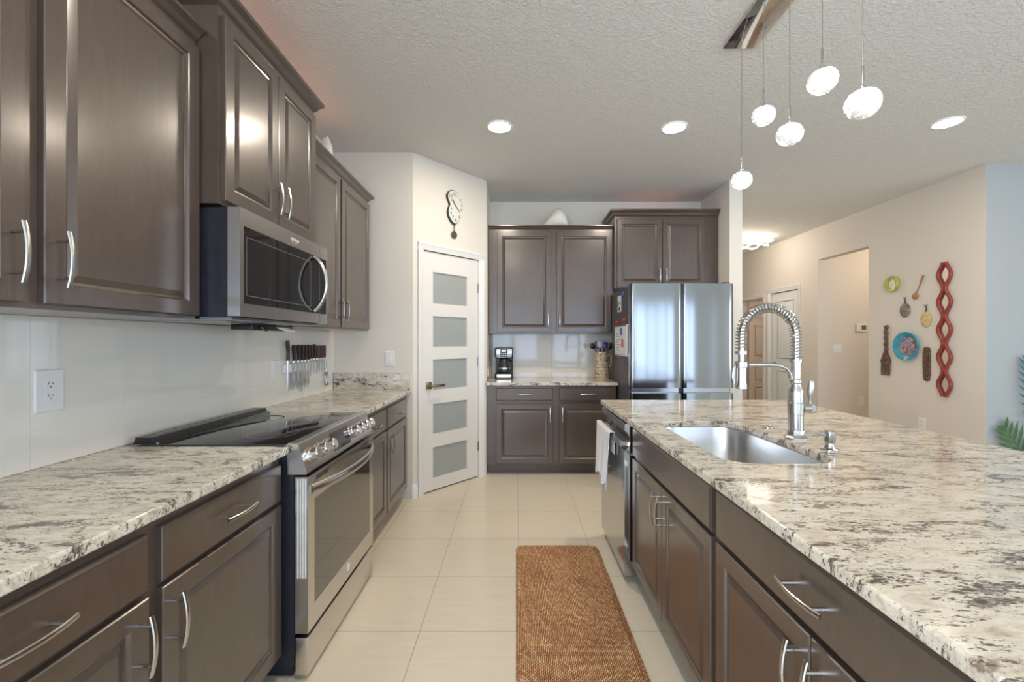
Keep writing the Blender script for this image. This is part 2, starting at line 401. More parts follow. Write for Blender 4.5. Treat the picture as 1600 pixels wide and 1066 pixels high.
# pantry door with five frosted panes, local x along diagonal wall, front -y
d1 = bpy.data.objects.new('door_1', None); C.objects.link(d1); d1.location = DA; d1.rotation_euler = (0, 0, DROT); struct(d1)
PZ = [(0.115, 0.384), (0.502, 0.765), (0.889, 1.157), (1.27, 1.5385), (1.651, 1.925)]; PX0, PX1 = 0.218, 0.614
SX0, SX1, SZ0, SZ1 = 0.112, 0.753, 0.012, 2.098
bm = bmesh.new()
add_box(bm, SX0, PX0, 0.012, 0.047, SZ0, SZ1); add_box(bm, PX1, SX1, 0.012, 0.047, SZ0, SZ1)
zz = [SZ0] + [z for p in PZ for z in p] + [SZ1]
for i in range(0, len(zz), 2): add_box(bm, PX0, PX1, 0.012, 0.047, zz[i], zz[i+1])
slab = finish('door_slab', bm, 'door', d1)
for z0, z1 in PZ: box_obj('glass_pane', 'frosted', PX0, PX1, 0.024, 0.032, z0, z1, slab)
bm = bmesh.new()
def casing(bm, x0, x1, zt, w=0.058):
    for (a, b) in ((x0-w, x0), (x1, x1+w)):
        s = 1 if a < x0 else -1
        o, i = (a, b) if s > 0 else (b, a)
        pr = [(o, -0.018), (o + s*0.012, -0.018), (o + s*0.02, -0.013), (i - s*0.01, -0.010), (i, -0.006), (i, 0.0), (o, 0.0)]
        loft(bm, [[(x, y, z) for x, y in pr] for z in (0, zt)])
    pr = [(w, -0.018), (w-0.012, -0.018), (w-0.02, -0.013), (0.01, -0.010), (0, -0.006), (0, 0.0), (w, 0.0)]
    loft(bm, [[(x, y, zt + h) for h, y in pr] for x in (x0-w, x1+w)])
casing(bm, S0+0.002, S1-0.002, 2.104)
add_box(bm, S0, SX0-0.003, 0.0, 0.08, 0, 2.1); add_box(bm, SX1+0.003, S1, 0.0, 0.08, 0, 2.1)
finish('door_casing', bm, 'trim', d1)
bm = bmesh.new(); add_box(bm, 0.142, 0.200, 0.003, 0.0119, 0.900, 0.962, 0.002)
add_tube(bm, [(0.172, 0.004, 0.931), (0.172, -0.040, 0.931)], 0.010); add_box(bm, 0.160, 0.300, -0.050, -0.038, 0.919, 0.943, 0.004)
finish('door_handle', bm, 'brass', d1)
for z in (0.30, 1.12, 1.83):
    bm = bmesh.new(); add_box(bm, SX1-0.004, SX1+0.003, 0.004, 0.0115, z-0.045, z+0.045); add_tube(bm, [(SX1, 0.004, z-0.045), (SX1, 0.004, z+0.045)], 0.006, 8); finish('hinge', bm, 'steel_d', d1)

# hall doors (in the wall at RX, facing -x)
def panel_door(name, w, h, loc, rotz, panels, mat):
    r = bpy.data.objects.new(name, None); C.objects.link(r); r.location = loc; r.rotation_euler = (0, 0, rotz); struct(r)
    bm = bmesh.new(); add_box(bm, 0, w, 0, 0.035, 0.01, h)
    for x0, x1, z0, z1 in panels:
        rings = []
        for ins, y in ((0, 0.0), (0.0, -0.004), (0.012, -0.004), (0.02, 0.0), (0.028, 0.0), (0.045, -0.003)):
            rings.append([(x0+ins, y, z0+ins), (x1-ins, y, z0+ins), (x1-ins, y, z1-ins), (x0+ins, y, z1-ins)])
        loft(bm, rings, cap0=False)
    finish('door_slab', bm, mat, r)
    return r
d2 = panel_door('door_2', 0.66, 2.085, (RX+0.02, 7.03, 0), -PI/2, [(0.11, 0.55, 0.20, 0.86), (0.11, 0.55, 1.02, 1.97)], 'doorw')
bm = bmesh.new(); casing(bm, -0.008, 0.668, 2.098, 0.065)
for v in bm.verts: v.co.y -= 0.02
finish('door_casing', bm, 'trim', d2)
bm = bmesh.new(); add_lathe(bm, [(0.028, 0), (0.028, -0.008), (0.012, -0.012), (0.012, -0.03)], (0.07, 0, 0.96), 16, 'Y'); add_box(bm, 0.06, 0.17, -0.042, -0.03, 0.95, 0.97, 0.004); finish('door_handle', bm, 'nickel', d2)
bm = bmesh.new()
for z in (0.25, 1.86): add_box(bm, 0.652, 0.664, -0.006, 0.0, z-0.05, z+0.05)
finish('hinge', bm, 'vent', d2)
d3 = panel_door('door_3', 0.70, 2.045, (RX+0.14, 7.93, 0), 0.0, [(0.08, 0.62, 0.16, 0.48), (0.08, 0.62, 0.58, 0.93), (0.08, 0.62, 1.03, 1.62), (0.08, 0.62, 1.72, 1.95)], 'tan')
bm = bmesh.new(); casing(bm, 0, 0.72, 2.058, 0.065); c3 = finish('trim_1', bm, 'trim', loc=(RX, 7.99, 0), rotz=-PI/2); struct(c3)

# ------------------------------------------------------------------ cabinets
def pull(bm, cx, cz, y, vertical, L=0.145):
    """bowed bar pull standing off the face at y (front is -y)"""
    pts = []; n = 9
    for i in range(n):
        s = -1 + 2*i/(n-1); off = y - 0.029 - 0.011*(1-s*s)
        pts.append((cx, off, cz + s*L/2) if vertical else (cx + s*L/2, off, cz))
    add_tube(bm, pts, 0.0062, 8, 0.62, up=(1,0,0) if vertical else (0,0,1))
    for s in (-1, 1):
        d = s*L*0.33; p = (cx, cz+d) if vertical else (cx+d, cz)
        add_tube(bm, [(p[0], y, p[1]), (p[0], y-0.034, p[1])], 0.0046, 8)
def raised_door(bm, x0, x1, z0, z1, fw=0.056):
    rings = []
    for ins, y in ((0, -0.0005), (0, -0.017), (0.0025, -0.0205), (fw-0.006, -0.0205), (fw-0.003, -0.018), (fw, -0.012), (fw+0.007, -0.0105), (fw+0.010, -0.012), (fw+0.026, -0.0185), (fw+0.029, -0.0185)):
        rings.append([(x0+ins, y, z0+ins), (x1-ins, y, z0+ins), (x1-ins, y, z1-ins), (x0+ins, y, z1-ins)])
    loft(bm, rings)
def slab_front(bm, x0, x1, z0, z1):
    rings = []
    for ins, y in ((0, -0.0005), (0, -0.015), (0.003, -0.018), (0.007, -0.0205)):
        rings.append([(x0+ins, y, z0+ins), (x1-ins, y, z0+ins), (x1-ins, y, z1-ins), (x0+ins, y, z1-ins)])
    loft(bm, rings)
def add_door(parent, x0, x1, z0, z1, hx=None, hz=None, vertical=True, fw=0.056):
    bm = bmesh.new(); raised_door(bm, x0, x1, z0, z1, fw); d = finish('door', bm, 'wood', parent, ang=8)
    if hx is not None:
        bm = bmesh.new(); pull(bm, hx, hz, -0.0205, vertical); finish('handle', bm, 'nickel', d)
def add_drawer(parent, x0, x1, z0, z1, handle=True, name='drawer'):
    bm = bmesh.new(); slab_front(bm, x0, x1, z0, z1); d = finish(name, bm, 'wood', parent, ang=8)
    if handle:
        bm = bmesh.new(); pull(bm, (x0+x1)/2, (z0+z1)/2, -0.0205, False); finish('handle', bm, 'nickel', d)
def base_cab(name, label, loc, rotz, W, D, fronts, hollow=False, toe=0.075, back=0.0):
    r = thing(name, label, 'cabinet', loc, rotz)
    bm = bmesh.new()
    if hollow:
        t = 0.018; add_box(bm, 0, t, 0.02, D, 0.105, 0.882); add_box(bm, W-t, W, 0.02, D, 0.105, 0.882); add_box(bm, 0, W, 0, 0.02, 0.105, 0.882)
        add_box(bm, t, W-t, D-t, D, 0.105, 0.882); add_box(bm, t, W-t, 0.02, D-t, 0.105, 0.125)
    else: add_box(bm, 0, W, 0, D, 0.105, 0.882)
    finish('body', bm, 'wood', r)
    box_obj('toe_kick', 'wood', 0.0, W, toe, D, 0.0, 0.105, r)
    fronts(r)
    return r
def crown(parent, W, D, z0, left=True, right=True, h=0.062, p=0.042):
    bm = bmesh.new(); rings = []
    for o, z in ((0.0005, 0), (0.004, 0), (0.006, 0.10), (0.30, 0.28), (0.55, 0.55), (0.90, 0.72), (1.0, 0.76), (1.0, 1.0)):
        q = o*p; l = -q if left else 0; rr = W + (q if right else 0); z_ = z0 + z*h
        rings.append([(l, -q, z_), (rr, -q, z_), (rr, D, z_), (l, D, z_)])
    loft(bm, rings); finish('crown_molding', bm, 'wood', parent, ang=15)
def upper_cab(name, label, loc, rotz, W, D, z0, z1, doors, cl=True, cr=True, ch=0.062, cp=0.042):
    """doors: (x0, x1, handle side)"""
    r = thing(name, label, 'cabinet', loc, rotz)
    box_obj('body', 'wood', 0, W, 0, D, z0, z1, r)
    crown(r, W, D, z1-0.018, cl, cr, ch, cp) if False else crown(r, W, D, z1+0.0005, cl, cr, ch, cp)
    for x0, x1, side in doors:
        hx = x0+0.030 if side < 0 else x1-0.030
        add_door(r, x0, x1, z0+0.014, z1-0.022, hx, z0+0.014+0.115)
    return r
XF = -0.915                     # face of left base cabinets
def f_near(r):
    Y0 = 0.46
    for a, b, s in ((0.50, 1.045, 1), (1.085, 1.634, -1)):
        add_drawer(r, a-Y0, b-Y0, 0.708, 0.848)
        add_door(r, a-Y0, b-Y0, 0.118, 0.694, (b-Y0-0.03) if s > 0 else (a-Y0+0.03), 0.595)
base_cab('base_cabinet', 'dark brown base cabinet with two drawers over two doors, left of the range', (XF, 0.46, 0), PI/2, 1.19, 0.612, f_near)
def f_far(r):
    Y0 = 2.42
    for a, b, s in ((2.44, 2.958, 1), (2.985, 3.51, -1)):
        add_drawer(r, a-Y0, b-Y0, 0.708, 0.848)
        add_door(r, a-Y0, b-Y0, 0.118, 0.694, (b-Y0-0.03) if s > 0 else (a-Y0+0.03), 0.595)
base_cab('base_cabinet', 'dark brown base cabinet on the left wall between the range and the pantry door', (XF, 2.42, 0), PI/2, 1.155, 0.612, f_far)
def f_back(r):
    X0 = -0.285
    for a, b, s in ((-0.194, 0.365, 1), (0.427, 0.985, -1)):
        add_drawer(r, a-X0, b-X0, 0.735, 0.858)
        add_door(r, a-X0, b-X0, 0.118, 0.70, (b-X0-0.03) if s > 0 else (a-X0+0.03), 0.60)
base_cab('base_cabinet', 'dark brown base cabinet on the back wall under the coffee maker', (-0.285, 4.215, 0), 0, 1.275, 0.63, f_back)

XU = -1.20
upper_cab('upper_cabinet', 'tall two-door upper cabinet nearest the camera, left of the microwave', (XU, 0.45, 0), PI/2, 1.15, 0.327, 1.40, 2.435, [(0.03, 0.58, 1), (0.621, 1.146, -1)], cl=True, cr=False, ch=0.05)
upper_cab('upper_cabinet', 'raised deeper two-door cabinet directly above the microwave', (-1.118, 1.604, 0), PI/2, 0.760, 0.409, 1.838, 2.575, [(0.014, 0.374, 1), (0.381, 0.744, -1)], ch=0.07)
upper_cab('upper_cabinet', 'two-door upper cabinet on the left wall above the knives', (XU, 2.368, 0), PI/2, 1.095, 0.327, 1.40, 2.44, [(0.014, 0.51, 1), (0.535, 1.08, -1)], cl=False, cr=True, ch=0.055)
upper_cab('upper_cabinet', 'two-door upper cabinet on the back wall above the coffee maker', (-0.285, 4.50, 0), 0, 1.302, 0.346, 1.40, 2.49, [(0.090, 0.652, 1), (0.712, 1.285, -1)], cl=False, cr=False, ch=0.045, cp=0.03)
upper_cab('upper_cabinet', 'short two-door cabinet above the refrigerator', (1.022, 4.425, 0), 0, 1.07, 0.42, 1.865, 2.60, [(0.022, 0.485, 1), (0.492, 0.93, -1)], cl=True, cr=False, ch=0.075, cp=0.05)

# ------------------------------------------------------------------ countertops
def slab_outline(name, outer, inner, z0, z1, mat, bev=0.006):
    bm = bmesh.new(); es = []
    for loop in [outer] + inner:
        vs = [bm.verts.new((x, y, z1)) for x, y in loop]
        es += [bm.edges.new((vs[i], vs[(i+1) % len(vs)])) for i in range(len(vs))]
    r = bmesh.ops.triangle_fill(bm, use_beauty=True, use_dissolve=False, edges=es)
    faces = [g for g in r['geom'] if isinstance(g, bmesh.types.BMFace)]
    ex = bmesh.ops.extrude_face_region(bm, geom=faces)
    vs = [g for g in ex['geom'] if isinstance(g, bmesh.types.BMVert)]
    bmesh.ops.translate(bm, vec=(0, 0, z0-z1), verts=vs)
    o = finish(name, bm, mat, ang=40)
    md = o.modifiers.new('bevel', 'BEVEL'); md.width = bev; md.segments = 3; md.limit_method = 'ANGLE'; md.angle_limit = math.radians(60)
    return o
CT = 0.914; CB = 0.8835
tag(slab_outline('countertop', [(LX+0.001, 0.44), (-0.874, 0.44), (-0.874, 1.650), (LX+0.001, 1.650)], [], CB, CT, 'granite_l'), 'speckled granite countertop left of the range, nearest the camera', 'countertop')
tag(slab_outline('countertop', [(LX+0.001, 2.418), (-0.874, 2.418), (-0.874, 3.579), (LX+0.001, 3.579)], [], CB, CT, 'granite_l'), 'speckled granite countertop between the range and the pantry wall', 'countertop')
tag(slab_outline('countertop', [(-0.289, 4.175), (1.000, 4.175), (1.000, BY-0.001), (-0.289, BY-0.001)], [], CB, CT, 'granite_b'), 'granite countertop on the back wall holding the coffee maker', 'countertop')
hole = [(p[0], p[1]) for p in rrect(0.705, 1.10, 1.42, 2.165, 0.11, 0, 8)]
# the back edge of the bowl narrows toward the near end
tag(slab_outline('island_countertop', [(0.585, 0.28), (1.87, 0.28), (1.87, 2.955), (0.585, 2.955)], [hole], CB, CT, 'granite_i'), 'large speckled granite island countertop with a sink cutout', 'countertop')
tag(box_obj('granite_upstand', 'granite_b', LX+0.0095, -0.885, 3.560, 3.5795, CT+0.0005, 1.055, bev=0.002), 'short granite upstand along the end wall below the light switch', 'backsplash')
tag(box_obj('granite_upstand', 'granite_b', -0.2895, -0.270, 4.30, 4.839, CT+0.0005, 1.04, bev=0.002), 'short granite upstand on the side wall left of the coffee maker', 'backsplash')
# glossy glass splash, panels with fine joints
bm = bmesh.new()
for y0, y1 in ((0.44, 0.74), (0.742, 1.34), (1.342, 1.66), (1.662, 2.358), (2.36, 3.06), (3.062, 3.555)):
    add_box(bm, LX+0.0005, LX+0.008, y0, y1, CT+0.001, 1.399)
add_box(bm, LX+0.0004, LX+0.0068, 0.445, 3.55, CT+0.002, 1.398)
tag(finish('glass_backsplash', bm, 'splash'), 'glossy off-white glass backsplash panels along the left wall', 'backsplash')
bm = bmesh.new(); add_box(bm, -0.268, 0.40, BY-0.008, BY-0.0005, CT+0.001, 1.399); add_box(bm, 0.4015, 1.03, BY-0.008, BY-0.0005, CT+0.001, 1.399)
tag(finish('glass_backsplash', bm, 'splash'), 'glossy off-white glass backsplash behind the coffee maker', 'backsplash')

# ------------------------------------------------------------------ microwave (local x along +Y, front -y => +X)
mw = thing('microwave', 'stainless steel microwave mounted under a cabinet above the range', 'microwave', (-1.04, 1.612, 1.402), PI/2)
MWW, MWH = 0.745, 0.425
bm = bmesh.new(); add_box(bm, 0.004, MWW-0.004, 0.047, 0.478, 0.008, MWH); finish('body', bm, 'darkside', mw)
bm = bmesh.new(); add_box(bm, 0.0, MWW, 0.03, 0.45, 0.0, 0.008); add_box(bm, 0.1, 0.3, 0.12, 0.33, -0.003, 0.0); add_box(bm, 0.42, 0.62, 0.12, 0.33, -0.003, 0.0); finish('base_plate', bm, 'steel_d', mw)
def frame_with_hole(bm, x0, x1, z0, z1, hx0, hx1, hz0, hz1, y0, y1, r=0.012):
    a = [(x0, y0, z0), (x1, y0, z0), (x1, y0, z1), (x0, y0, z1)]
    h = [(hx0, y0, hz0), (hx1, y0, hz0), (hx1, y0, hz1), (hx0, y0, hz1)]
    hb = [(x, y0+0.006, z) for x, _, z in h]; ab = [(x, y1, z) for x, _, z in a]
    loft(bm, [ab, a, h, hb], cap0=True, cap1=True)
bm = bmesh.new(); frame_with_hole(bm, 0, 0.655, 0.012, MWH, 0.022, 0.655-0.0001, 0.062, 0.358, 0.0, 0.047); md = finish('door', bm, 'steel', mw)
box_obj('window', 'blackglass', 0.023, 0.654, 0.0008, 0.0055, 0.063, 0.357, md)
bm = bmesh.new()
for x0, x1, z0, z1 in ((0.04, 0.56, 0.318, 0.321), (0.04, 0.56, 0.092, 0.095), (0.04, 0.043, 0.095, 0.318), (0.557, 0.56, 0.095, 0.318)): add_box(bm, x0, x1, 0.0003, 0.0008, z0, z1)
finish('window_border', bm, 'lcd', md)
bm = bmesh.new()
pts = []; 
for i in range(17):
    s = -1 + 2*i/16; pts.append((0.585, -0.004 - 0.062*(1-s*s)**0.8, 0.212 + s*0.138))
add_tube(bm, pts, 0.011, 12); finish('handle', bm, 'nickel', md)
bm = bmesh.new(); frame_with_hole(bm, 0.6575, MWW, 0.012, MWH, 0.6578, MWW-0.012, 0.062, 0.358, 0.0, 0.047); cp = finish('control_panel', bm, 'steel', mw)
box_obj('touch_panel', 'blackglass', 0.6582, MWW-0.013, 0.0008, 0.0055, 0.063, 0.357, cp)
bm = text_bm('Whirlpool', 0.018, 0.0004); bm.transform(Matrix.Translation((0.40, -0.001, 0.393)) @ UPRIGHT)
ring = [(0.40+0.026*math.cos(2*PI*k/24), -0.001, 0.388+0.012*math.sin(2*PI*k/24)) for k in range(25)]; add_tube(bm, ring, 0.0007, 6)
finish('logo', bm, 'logo', md)
ub = thing('under_cabinet_holder', 'small black holder with white clips hanging under the microwave', 'holder', (-1.215, 1.97, 1.366), PI/2)
bm = bmesh.new(); add_box(bm, 0, 0.36, 0, 0.10, 0.006, 0.0325, 0.004); finish('body', bm, 'black', ub)
bm = bmesh.new(); add_tube(bm, [(0.06+0.05*k/8, -0.006-0.01*math.sin(PI*k/8), 0.02-0.02*math.sin(PI*k/8)) for k in range(9)], 0.003, 8)
finish('wire_loop', bm, 'nickel', ub)
bm = bmesh.new()
for k in range(3): add_tube(bm, [(0.20+0.03*k, -0.004, 0.022), (0.27+0.03*k, -0.02, 0.006)], [0.004, 0.007], 8)
finish('clip', bm, 'white', ub)

# ------------------------------------------------------------------ range
RY0, RW = 1.6545, 0.756
rg = thing('range', 'stainless steel slide-in electric range with black glass cooktop', 'stove', (0, RY0, 0), PI/2)
# local x = Y-RY0, local y = -X
def rx(X): return -X
bm = bmesh.new(); add_box(bm, 0.004, RW-0.004, 0.86, 1.50, 0.06, 0.905); add_box(bm, 0.03, RW-0.03, 0.88, 1.45, 0.0, 0.06); finish('body', bm, 'darkside', rg)
bm = bmesh.new(); add_box(bm, 0.001, RW-0.001, 0.885, 1.455, 0.906, 0.919, 0.003); finish('cooktop', bm, 'blackglass', rg)
for cx, cy, r in ((0.2, 1.05, 0.10), (0.56, 1.05, 0.085), (0.2, 1.31, 0.075), (0.56, 1.31, 0.10)):
    bm = bmesh.new(); rings = [[(cx+q*math.cos(2*PI*k/40), cy+q*math.sin(2*PI*k/40), z) for k in range(40)] for q, z in ((r, 0.9189), (r, 0.9194), (r-0.003, 0.9194), (r-0.003, 0.9189))]
    loft(bm, rings, False, False); finish('burner_ring', bm, 'lcd', rg)
bm = bmesh.new(); loft(bm, [[(x, 1.395, 0.919), (x, 1.41, 0.945), (x, 1.475, 0.945), (x, 1.485, 0.919)] for x in (0.004, RW-0.004)]); vt = finish('vent_trim', bm, 'black', rg)
bm = bmesh.new()
for k in range(14): add_box(bm, 0.06+k*0.047, 0.095+k*0.047, 1.43, 1.455, 0.9452, 0.9458)
finish('vent_slot', bm, 'lcd', vt)
bm = bmesh.new(); add_box(bm, 0.003, RW-0.003, 1.383, 1.394, 0.9185, 0.928); finish('rear_rail', bm, 'steel_d', rg)
# sloped control panel
bm = bmesh.new()
prof = [(0.884, 0.9225), (0.848, 0.9225), (0.842, 0.917), (0.808, 0.808), (0.812, 0.802), (0.884, 0.802)]
loft(bm, [[(x, y, z) for y, z in prof] for x in (0.0, RW)]); pn = finish('control_panel', bm, 'steel', rg)
nrm = Vector((0, -(0.917-0.808), -(0.842-0.808))).normalized(); nrm = Vector((0, -0.9546, 0.2977))
def on_panel(x, t): return Vector((x, 0.842 + (0.808-0.842)*t, 0.917 + (0.808-0.917)*t))
for x in (0.060, 0.140, 0.215, 0.500, 0.572, 0.640, 0.705):
    c = on_panel(x, 0.5); bm = bmesh.new()
    add_tube(bm, [c, c+nrm*0.010, c+nrm*0.0101, c+nrm*0.036, c+nrm*0.040], [0.032, 0.031, 0.0255, 0.0245, 0.021], 22)
    k = finish('knob', bm, 'steel', rg, ang=25)
    bm = bmesh.new(); add_tube(bm, [c+nrm*0.0401, c+nrm*0.0412], 0.019, 22); finish('knob_face', bm, 'chrome', k)
bm = bmesh.new(); a, b = on_panel(0.265, 0.16), on_panel(0.265, 0.86); 
loft(bm, [[p + nrm*q for p in (on_panel(0.262, 0.14), on_panel(0.455, 0.14), on_panel(0.455, 0.86), on_panel(0.262, 0.86))] for q in (-0.001, 0.0015)])
finish('display', bm, 'blackglass', pn)
# oven door
bm = bmesh.new()
frame_with_hole(bm, 0.002, RW-0.002, 0.185, 0.792, 0.055, RW-0.055, 0.275, 0.690, 0.805, 0.855)
od = finish('oven_door', bm, 'steel', rg)
bm = bmesh.new()
for k in range(4): add_box(bm, -0.0008, 0.0022, 0.812+k*0.010, 0.817+k*0.010, 0.40, 0.785)
finish('vent_rib', bm, 'logo', od)
box_obj('oven_window', 'ovenglass', 0.056, RW-0.056, 0.8058, 0.8105, 0.276, 0.689, od)
bm = bmesh.new(); pts = []
for i in range(21):
    s = -1 + 2*i/20; pts.append((RW/2 + s*(RW/2-0.025), 0.803 - 0.062*(1-abs(s)**2.2), 0.737))
add_tube(bm, pts, 0.019, 12, 0.55, up=(0,0,1)); finish('handle', bm, 'nickel', od)
for x0 in (0.07, 0.57):
    bm = bmesh.new()
    for k in range(2): add_box(bm, x0, x0+0.11, 0.8035, 0.8055, 0.762+0.010*k, 0.767+0.010*k)
    finish('vent_slot', bm, 'vent', od)
bm = bmesh.new(); add_lathe(bm, [(0.018, 0.0049), (0.018, 0.0035), (0.013, 0.0035)], (0.40, 0.80, 0.235), 24, 'Y'); t_ = text_bm('W', 0.02, 0.0005); bm_join(bm, t_, Matrix.Translation((0.40, 0.803, 0.235)) @ UPRIGHT); finish('logo', bm, 'logo', od)
bm = bmesh.new(); add_box(bm, 0.002, RW-0.002, 0.806, 0.855, 0.022, 0.168, 0.004); finish('storage_drawer', bm, 'steel', rg)

# ------------------------------------------------------------------ knives on the glass splash
KX = LX+0.008
kr = thing('knife_rack', 'white magnetic strip on the left glass backsplash holding the knives', 'rack', (KX, 2.775, 1.11), PI/2)
bm = bmesh.new(); add_box(bm, 0, 0.63, -0.016, -0.0003, 0.0, 0.055, 0.003); finish('strip', bm, 'white', kr)
def knife(name, label, Y, handle_top, handle_bot, blade_bot, w, hm, group=None):
    k = thing(name, label, 'knife', (KX, Y, blade_bot), PI/2, group=group)
    hb, ht = handle_bot-blade_bot, handle_top-blade_bot
    bm = bmesh.new(); y = -0.0185
    loft(bm, [[(-w/2, y-0.0008, hb), (w/2, y-0.0003, hb), (w/2, y+0.0003, hb), (-w/2, y+0.0008, hb)], [(-w/2, y-0.0008, 0.05), (w/2*0.9, y-0.0003, 0.05), (w/2*0.9, y+0.0003, 0.05), (-w/2, y+0.0008, 0.05)], [(-w/2, y-0.0006, 0.0), (-w/2+0.003, y-0.0002, 0.0), (-w/2+0.003, y+0.0002, 0.0), (-w/2, y+0.0006, 0.0)]])
    finish('blade', bm, 'blade', k)
    bm = bmesh.new(); add_tube(bm, [(0, y, hb-0.006), (0, y, hb+0.006)], 0.009, 10); finish('bolster', bm, 'nickel', k)
    bm = bmesh.new(); n = 7
    add_tube(bm, [(0.002*math.sin(i), y-0.002, hb+0.006 + (ht-hb-0.006)*i/(n-1)) for i in range(n)], [q*min(1.0, w/0.024+0.2) for q in (0.0085, 0.0095, 0.009, 0.010, 0.0105, 0.011, 0.0085)], 10, 1.3); finish('handle', bm, hm, k)
    return k
st = thing('sharpening_steel', 'sharpening steel with a black loop handle at the left end of the knife strip', 'knife sharpener', (KX, 2.815, 0.99), PI/2)
bm = bmesh.new(); add_tube(bm, [(0, -0.021, 0.0), (0, -0.021, 0.20)], [0.003, 0.005], 10); finish('rod', bm, 'blade', st)
bm = bmesh.new(); add_tube(bm, [(0.004*math.sin(i*0.8), -0.022, 0.20+0.135*i/6) for i in range(7)], [0.011, 0.012, 0.0105, 0.0105, 0.012, 0.013, 0.010], 10); finish('handle', bm, 'black', st)
big = [(2.895, 1.294, 1.18, 0.985, 0.045, 'first large dark-handled knife beside the sharpening steel'), (2.955, 1.294, 1.18, 0.99, 0.04, 'second large dark-handled knife right of the sharpening steel'),
       (3.008, 1.293, 1.18, 0.965, 0.032, 'third dark-handled knife from the sharpening steel, with the longest blade'), (3.05, 1.292, 1.18, 0.985, 0.026, 'fourth dark-handled knife from the sharpening steel'),
       (3.10, 1.293, 1.18, 0.975, 0.022, 'fifth dark-handled knife from the sharpening steel, a long narrow blade'), (3.14, 1.288, 1.185, 1.06, 0.022, 'medium knife with a dark handle, sixth from the sharpening steel'), (3.185, 1.297, 1.185, 1.08, 0.02, 'medium knife with a taller dark handle, just left of the steak knives')]
for Y, a, b, c, w, lb in big: knife('kitchen_knife', lb, Y, a, b, c, w, 'handledark', 'kitchen knives on the magnetic strip')
sk = None
for i in range(6):
    Y = 3.228 + i*0.026
    if sk is None: sk = knife('steak_knife', 'small reddish-brown handled steak knife in the row near the scissors', Y, 1.286, 1.185, 1.075, 0.014, 'handlewood', 'steak knives at the right end of the strip')
    else: dup(sk, (KX, Y, 1.075))
sc = thing('scissors', 'scissors hanging at the right end of the knife strip with loop handles down', 'scissors', (KX, 3.395, 0.96), PI/2)
bm = bmesh.new()
for s in (-1, 1): add_tube(bm, [(s*0.004, -0.019, 0.115), (-s*0.004, -0.019, 0.20)], [0.006, 0.002], 8, 0.5)
finish('blades', bm, 'blade', sc)
for s in (-1, 1):
    bm = bmesh.new(); add_tube(bm, [(s*0.016+0.013*math.cos(2*PI*k/16), -0.019, 0.06+0.052*math.sin(2*PI*k/16)) for k in range(17)], 0.0042, 8); finish('loop_handle', bm, 'nickel', sc)

# ------------------------------------------------------------------ outlets and switches
def plate(name, label, cat, loc, rotz, w, h, kind):
    r = thing(name, label, cat, loc, rotz)
    bm = bmesh.new(); rings = []
    for ins, y in ((0, 0.0), (0, -0.003), (0.003, -0.006)):
        rings.append([(-w/2+ins, y, -h/2+ins), (w/2-ins, y, -h/2+ins), (w/2-ins, y, h/2-ins), (-w/2+ins, y, h/2-ins)])
    loft(bm, rings); finish('cover_plate', bm, 'white', r, ang=10)
    if kind == 'outlet':
        for z in (-0.0195, 0.0195):
            bm = bmesh.new(); out = []
            for k in range(20):
                a = 2*PI*k/20; out.append((max(-0.0145, min(0.0145, 0.0175*math.cos(a))), z+0.0155*math.sin(a)))
            add_prism(bm, out, -0.0058, -0.0078); s = finish('socket', bm, 'white', r)
            bm = bmesh.new()
            for dx, hh in ((-0.0062, 0.0075), (0.0062, 0.006)): add_box(bm, dx-0.001, dx+0.001, -0.0081, -0.0076, z+0.001, z+0.001+hh)
            add_lathe(bm, [(0.0022, -0.0076), (0.0022, -0.0081)], (0, 0, z-0.007), 10, 'Y'); finish('slot', bm, 'vent', s)
    else:
        n = 2 if kind == 'switch2' else 1
        for k in range(n):
            cx = (k-(n-1)/2)*0.046
            bm = bmesh.new(); loft(bm, [[(cx-0.016, -0.0055, -0.033), (cx+0.016, -0.0055, -0.033), (cx+0.016, -0.0055, 0.033), (cx-0.016, -0.0055, 0.033)], [(cx-0.016, -0.0095, -0.033), (cx+0.016, -0.0095, -0.033), (cx+0.016, -0.0065, 0.033), (cx-0.016, -0.0065, 0.033)]]); finish('rocker', bm, 'white', r, ang=5)
    return r
def onright(px, py, X=RX): Y = X*F/(px-806); return (X, Y, EYE-(py-533)*Y/F)
plate('wall_outlet', 'white duplex outlet on the left glass backsplash nearest the camera', 'outlet', (KX, 1.392, 1.158), PI/2, 0.088, 0.138, 'outlet')
plate('wall_outlet', 'white outlet just left of the knife strip on the left backsplash', 'outlet', (KX, 2.70, 1.135), PI/2, 0.078, 0.125, 'outlet')
plate('light_switch', 'white light switch above the granite upstand beside the pantry door', 'switch', (-1.055, 3.58, 1.175), 0, 0.075, 0.12, 'switch')
plate('wall_outlet', 'white outlet low on the right wall below the red wavy mirror', 'outlet', onright(1441, 662), -PI/2, 0.075, 0.12, 'outlet')
PY = 5.96
def onpass(px, py): return ((px-806)*PY/F, PY, EYE-(py-533)*PY/F)
plate('light_switch', 'white double switch plate inside the hallway opening on the right', 'switch', onpass(1308, 545), 0, 0.12, 0.12, 'switch2')
plate('wall_outlet', 'white outlet low inside the hallway opening below the thermostat', 'outlet', onpass(1345, 627), 0, 0.075, 0.12, 'outlet')
th = thing('thermostat', 'small white thermostat with grey screen inside the hallway opening', 'thermostat', onpass(1345, 512))
bm = bmesh.new(); add_box(bm, -0.072, 0.072, -0.024, 0.0, -0.058, 0.058, 0.006); finish('case', bm, 'white', th)
bm = bmesh.new(); add_box(bm, -0.008, 0.055, -0.0255, -0.0235, -0.03, 0.032); finish('screen', bm, 'lcd', th)

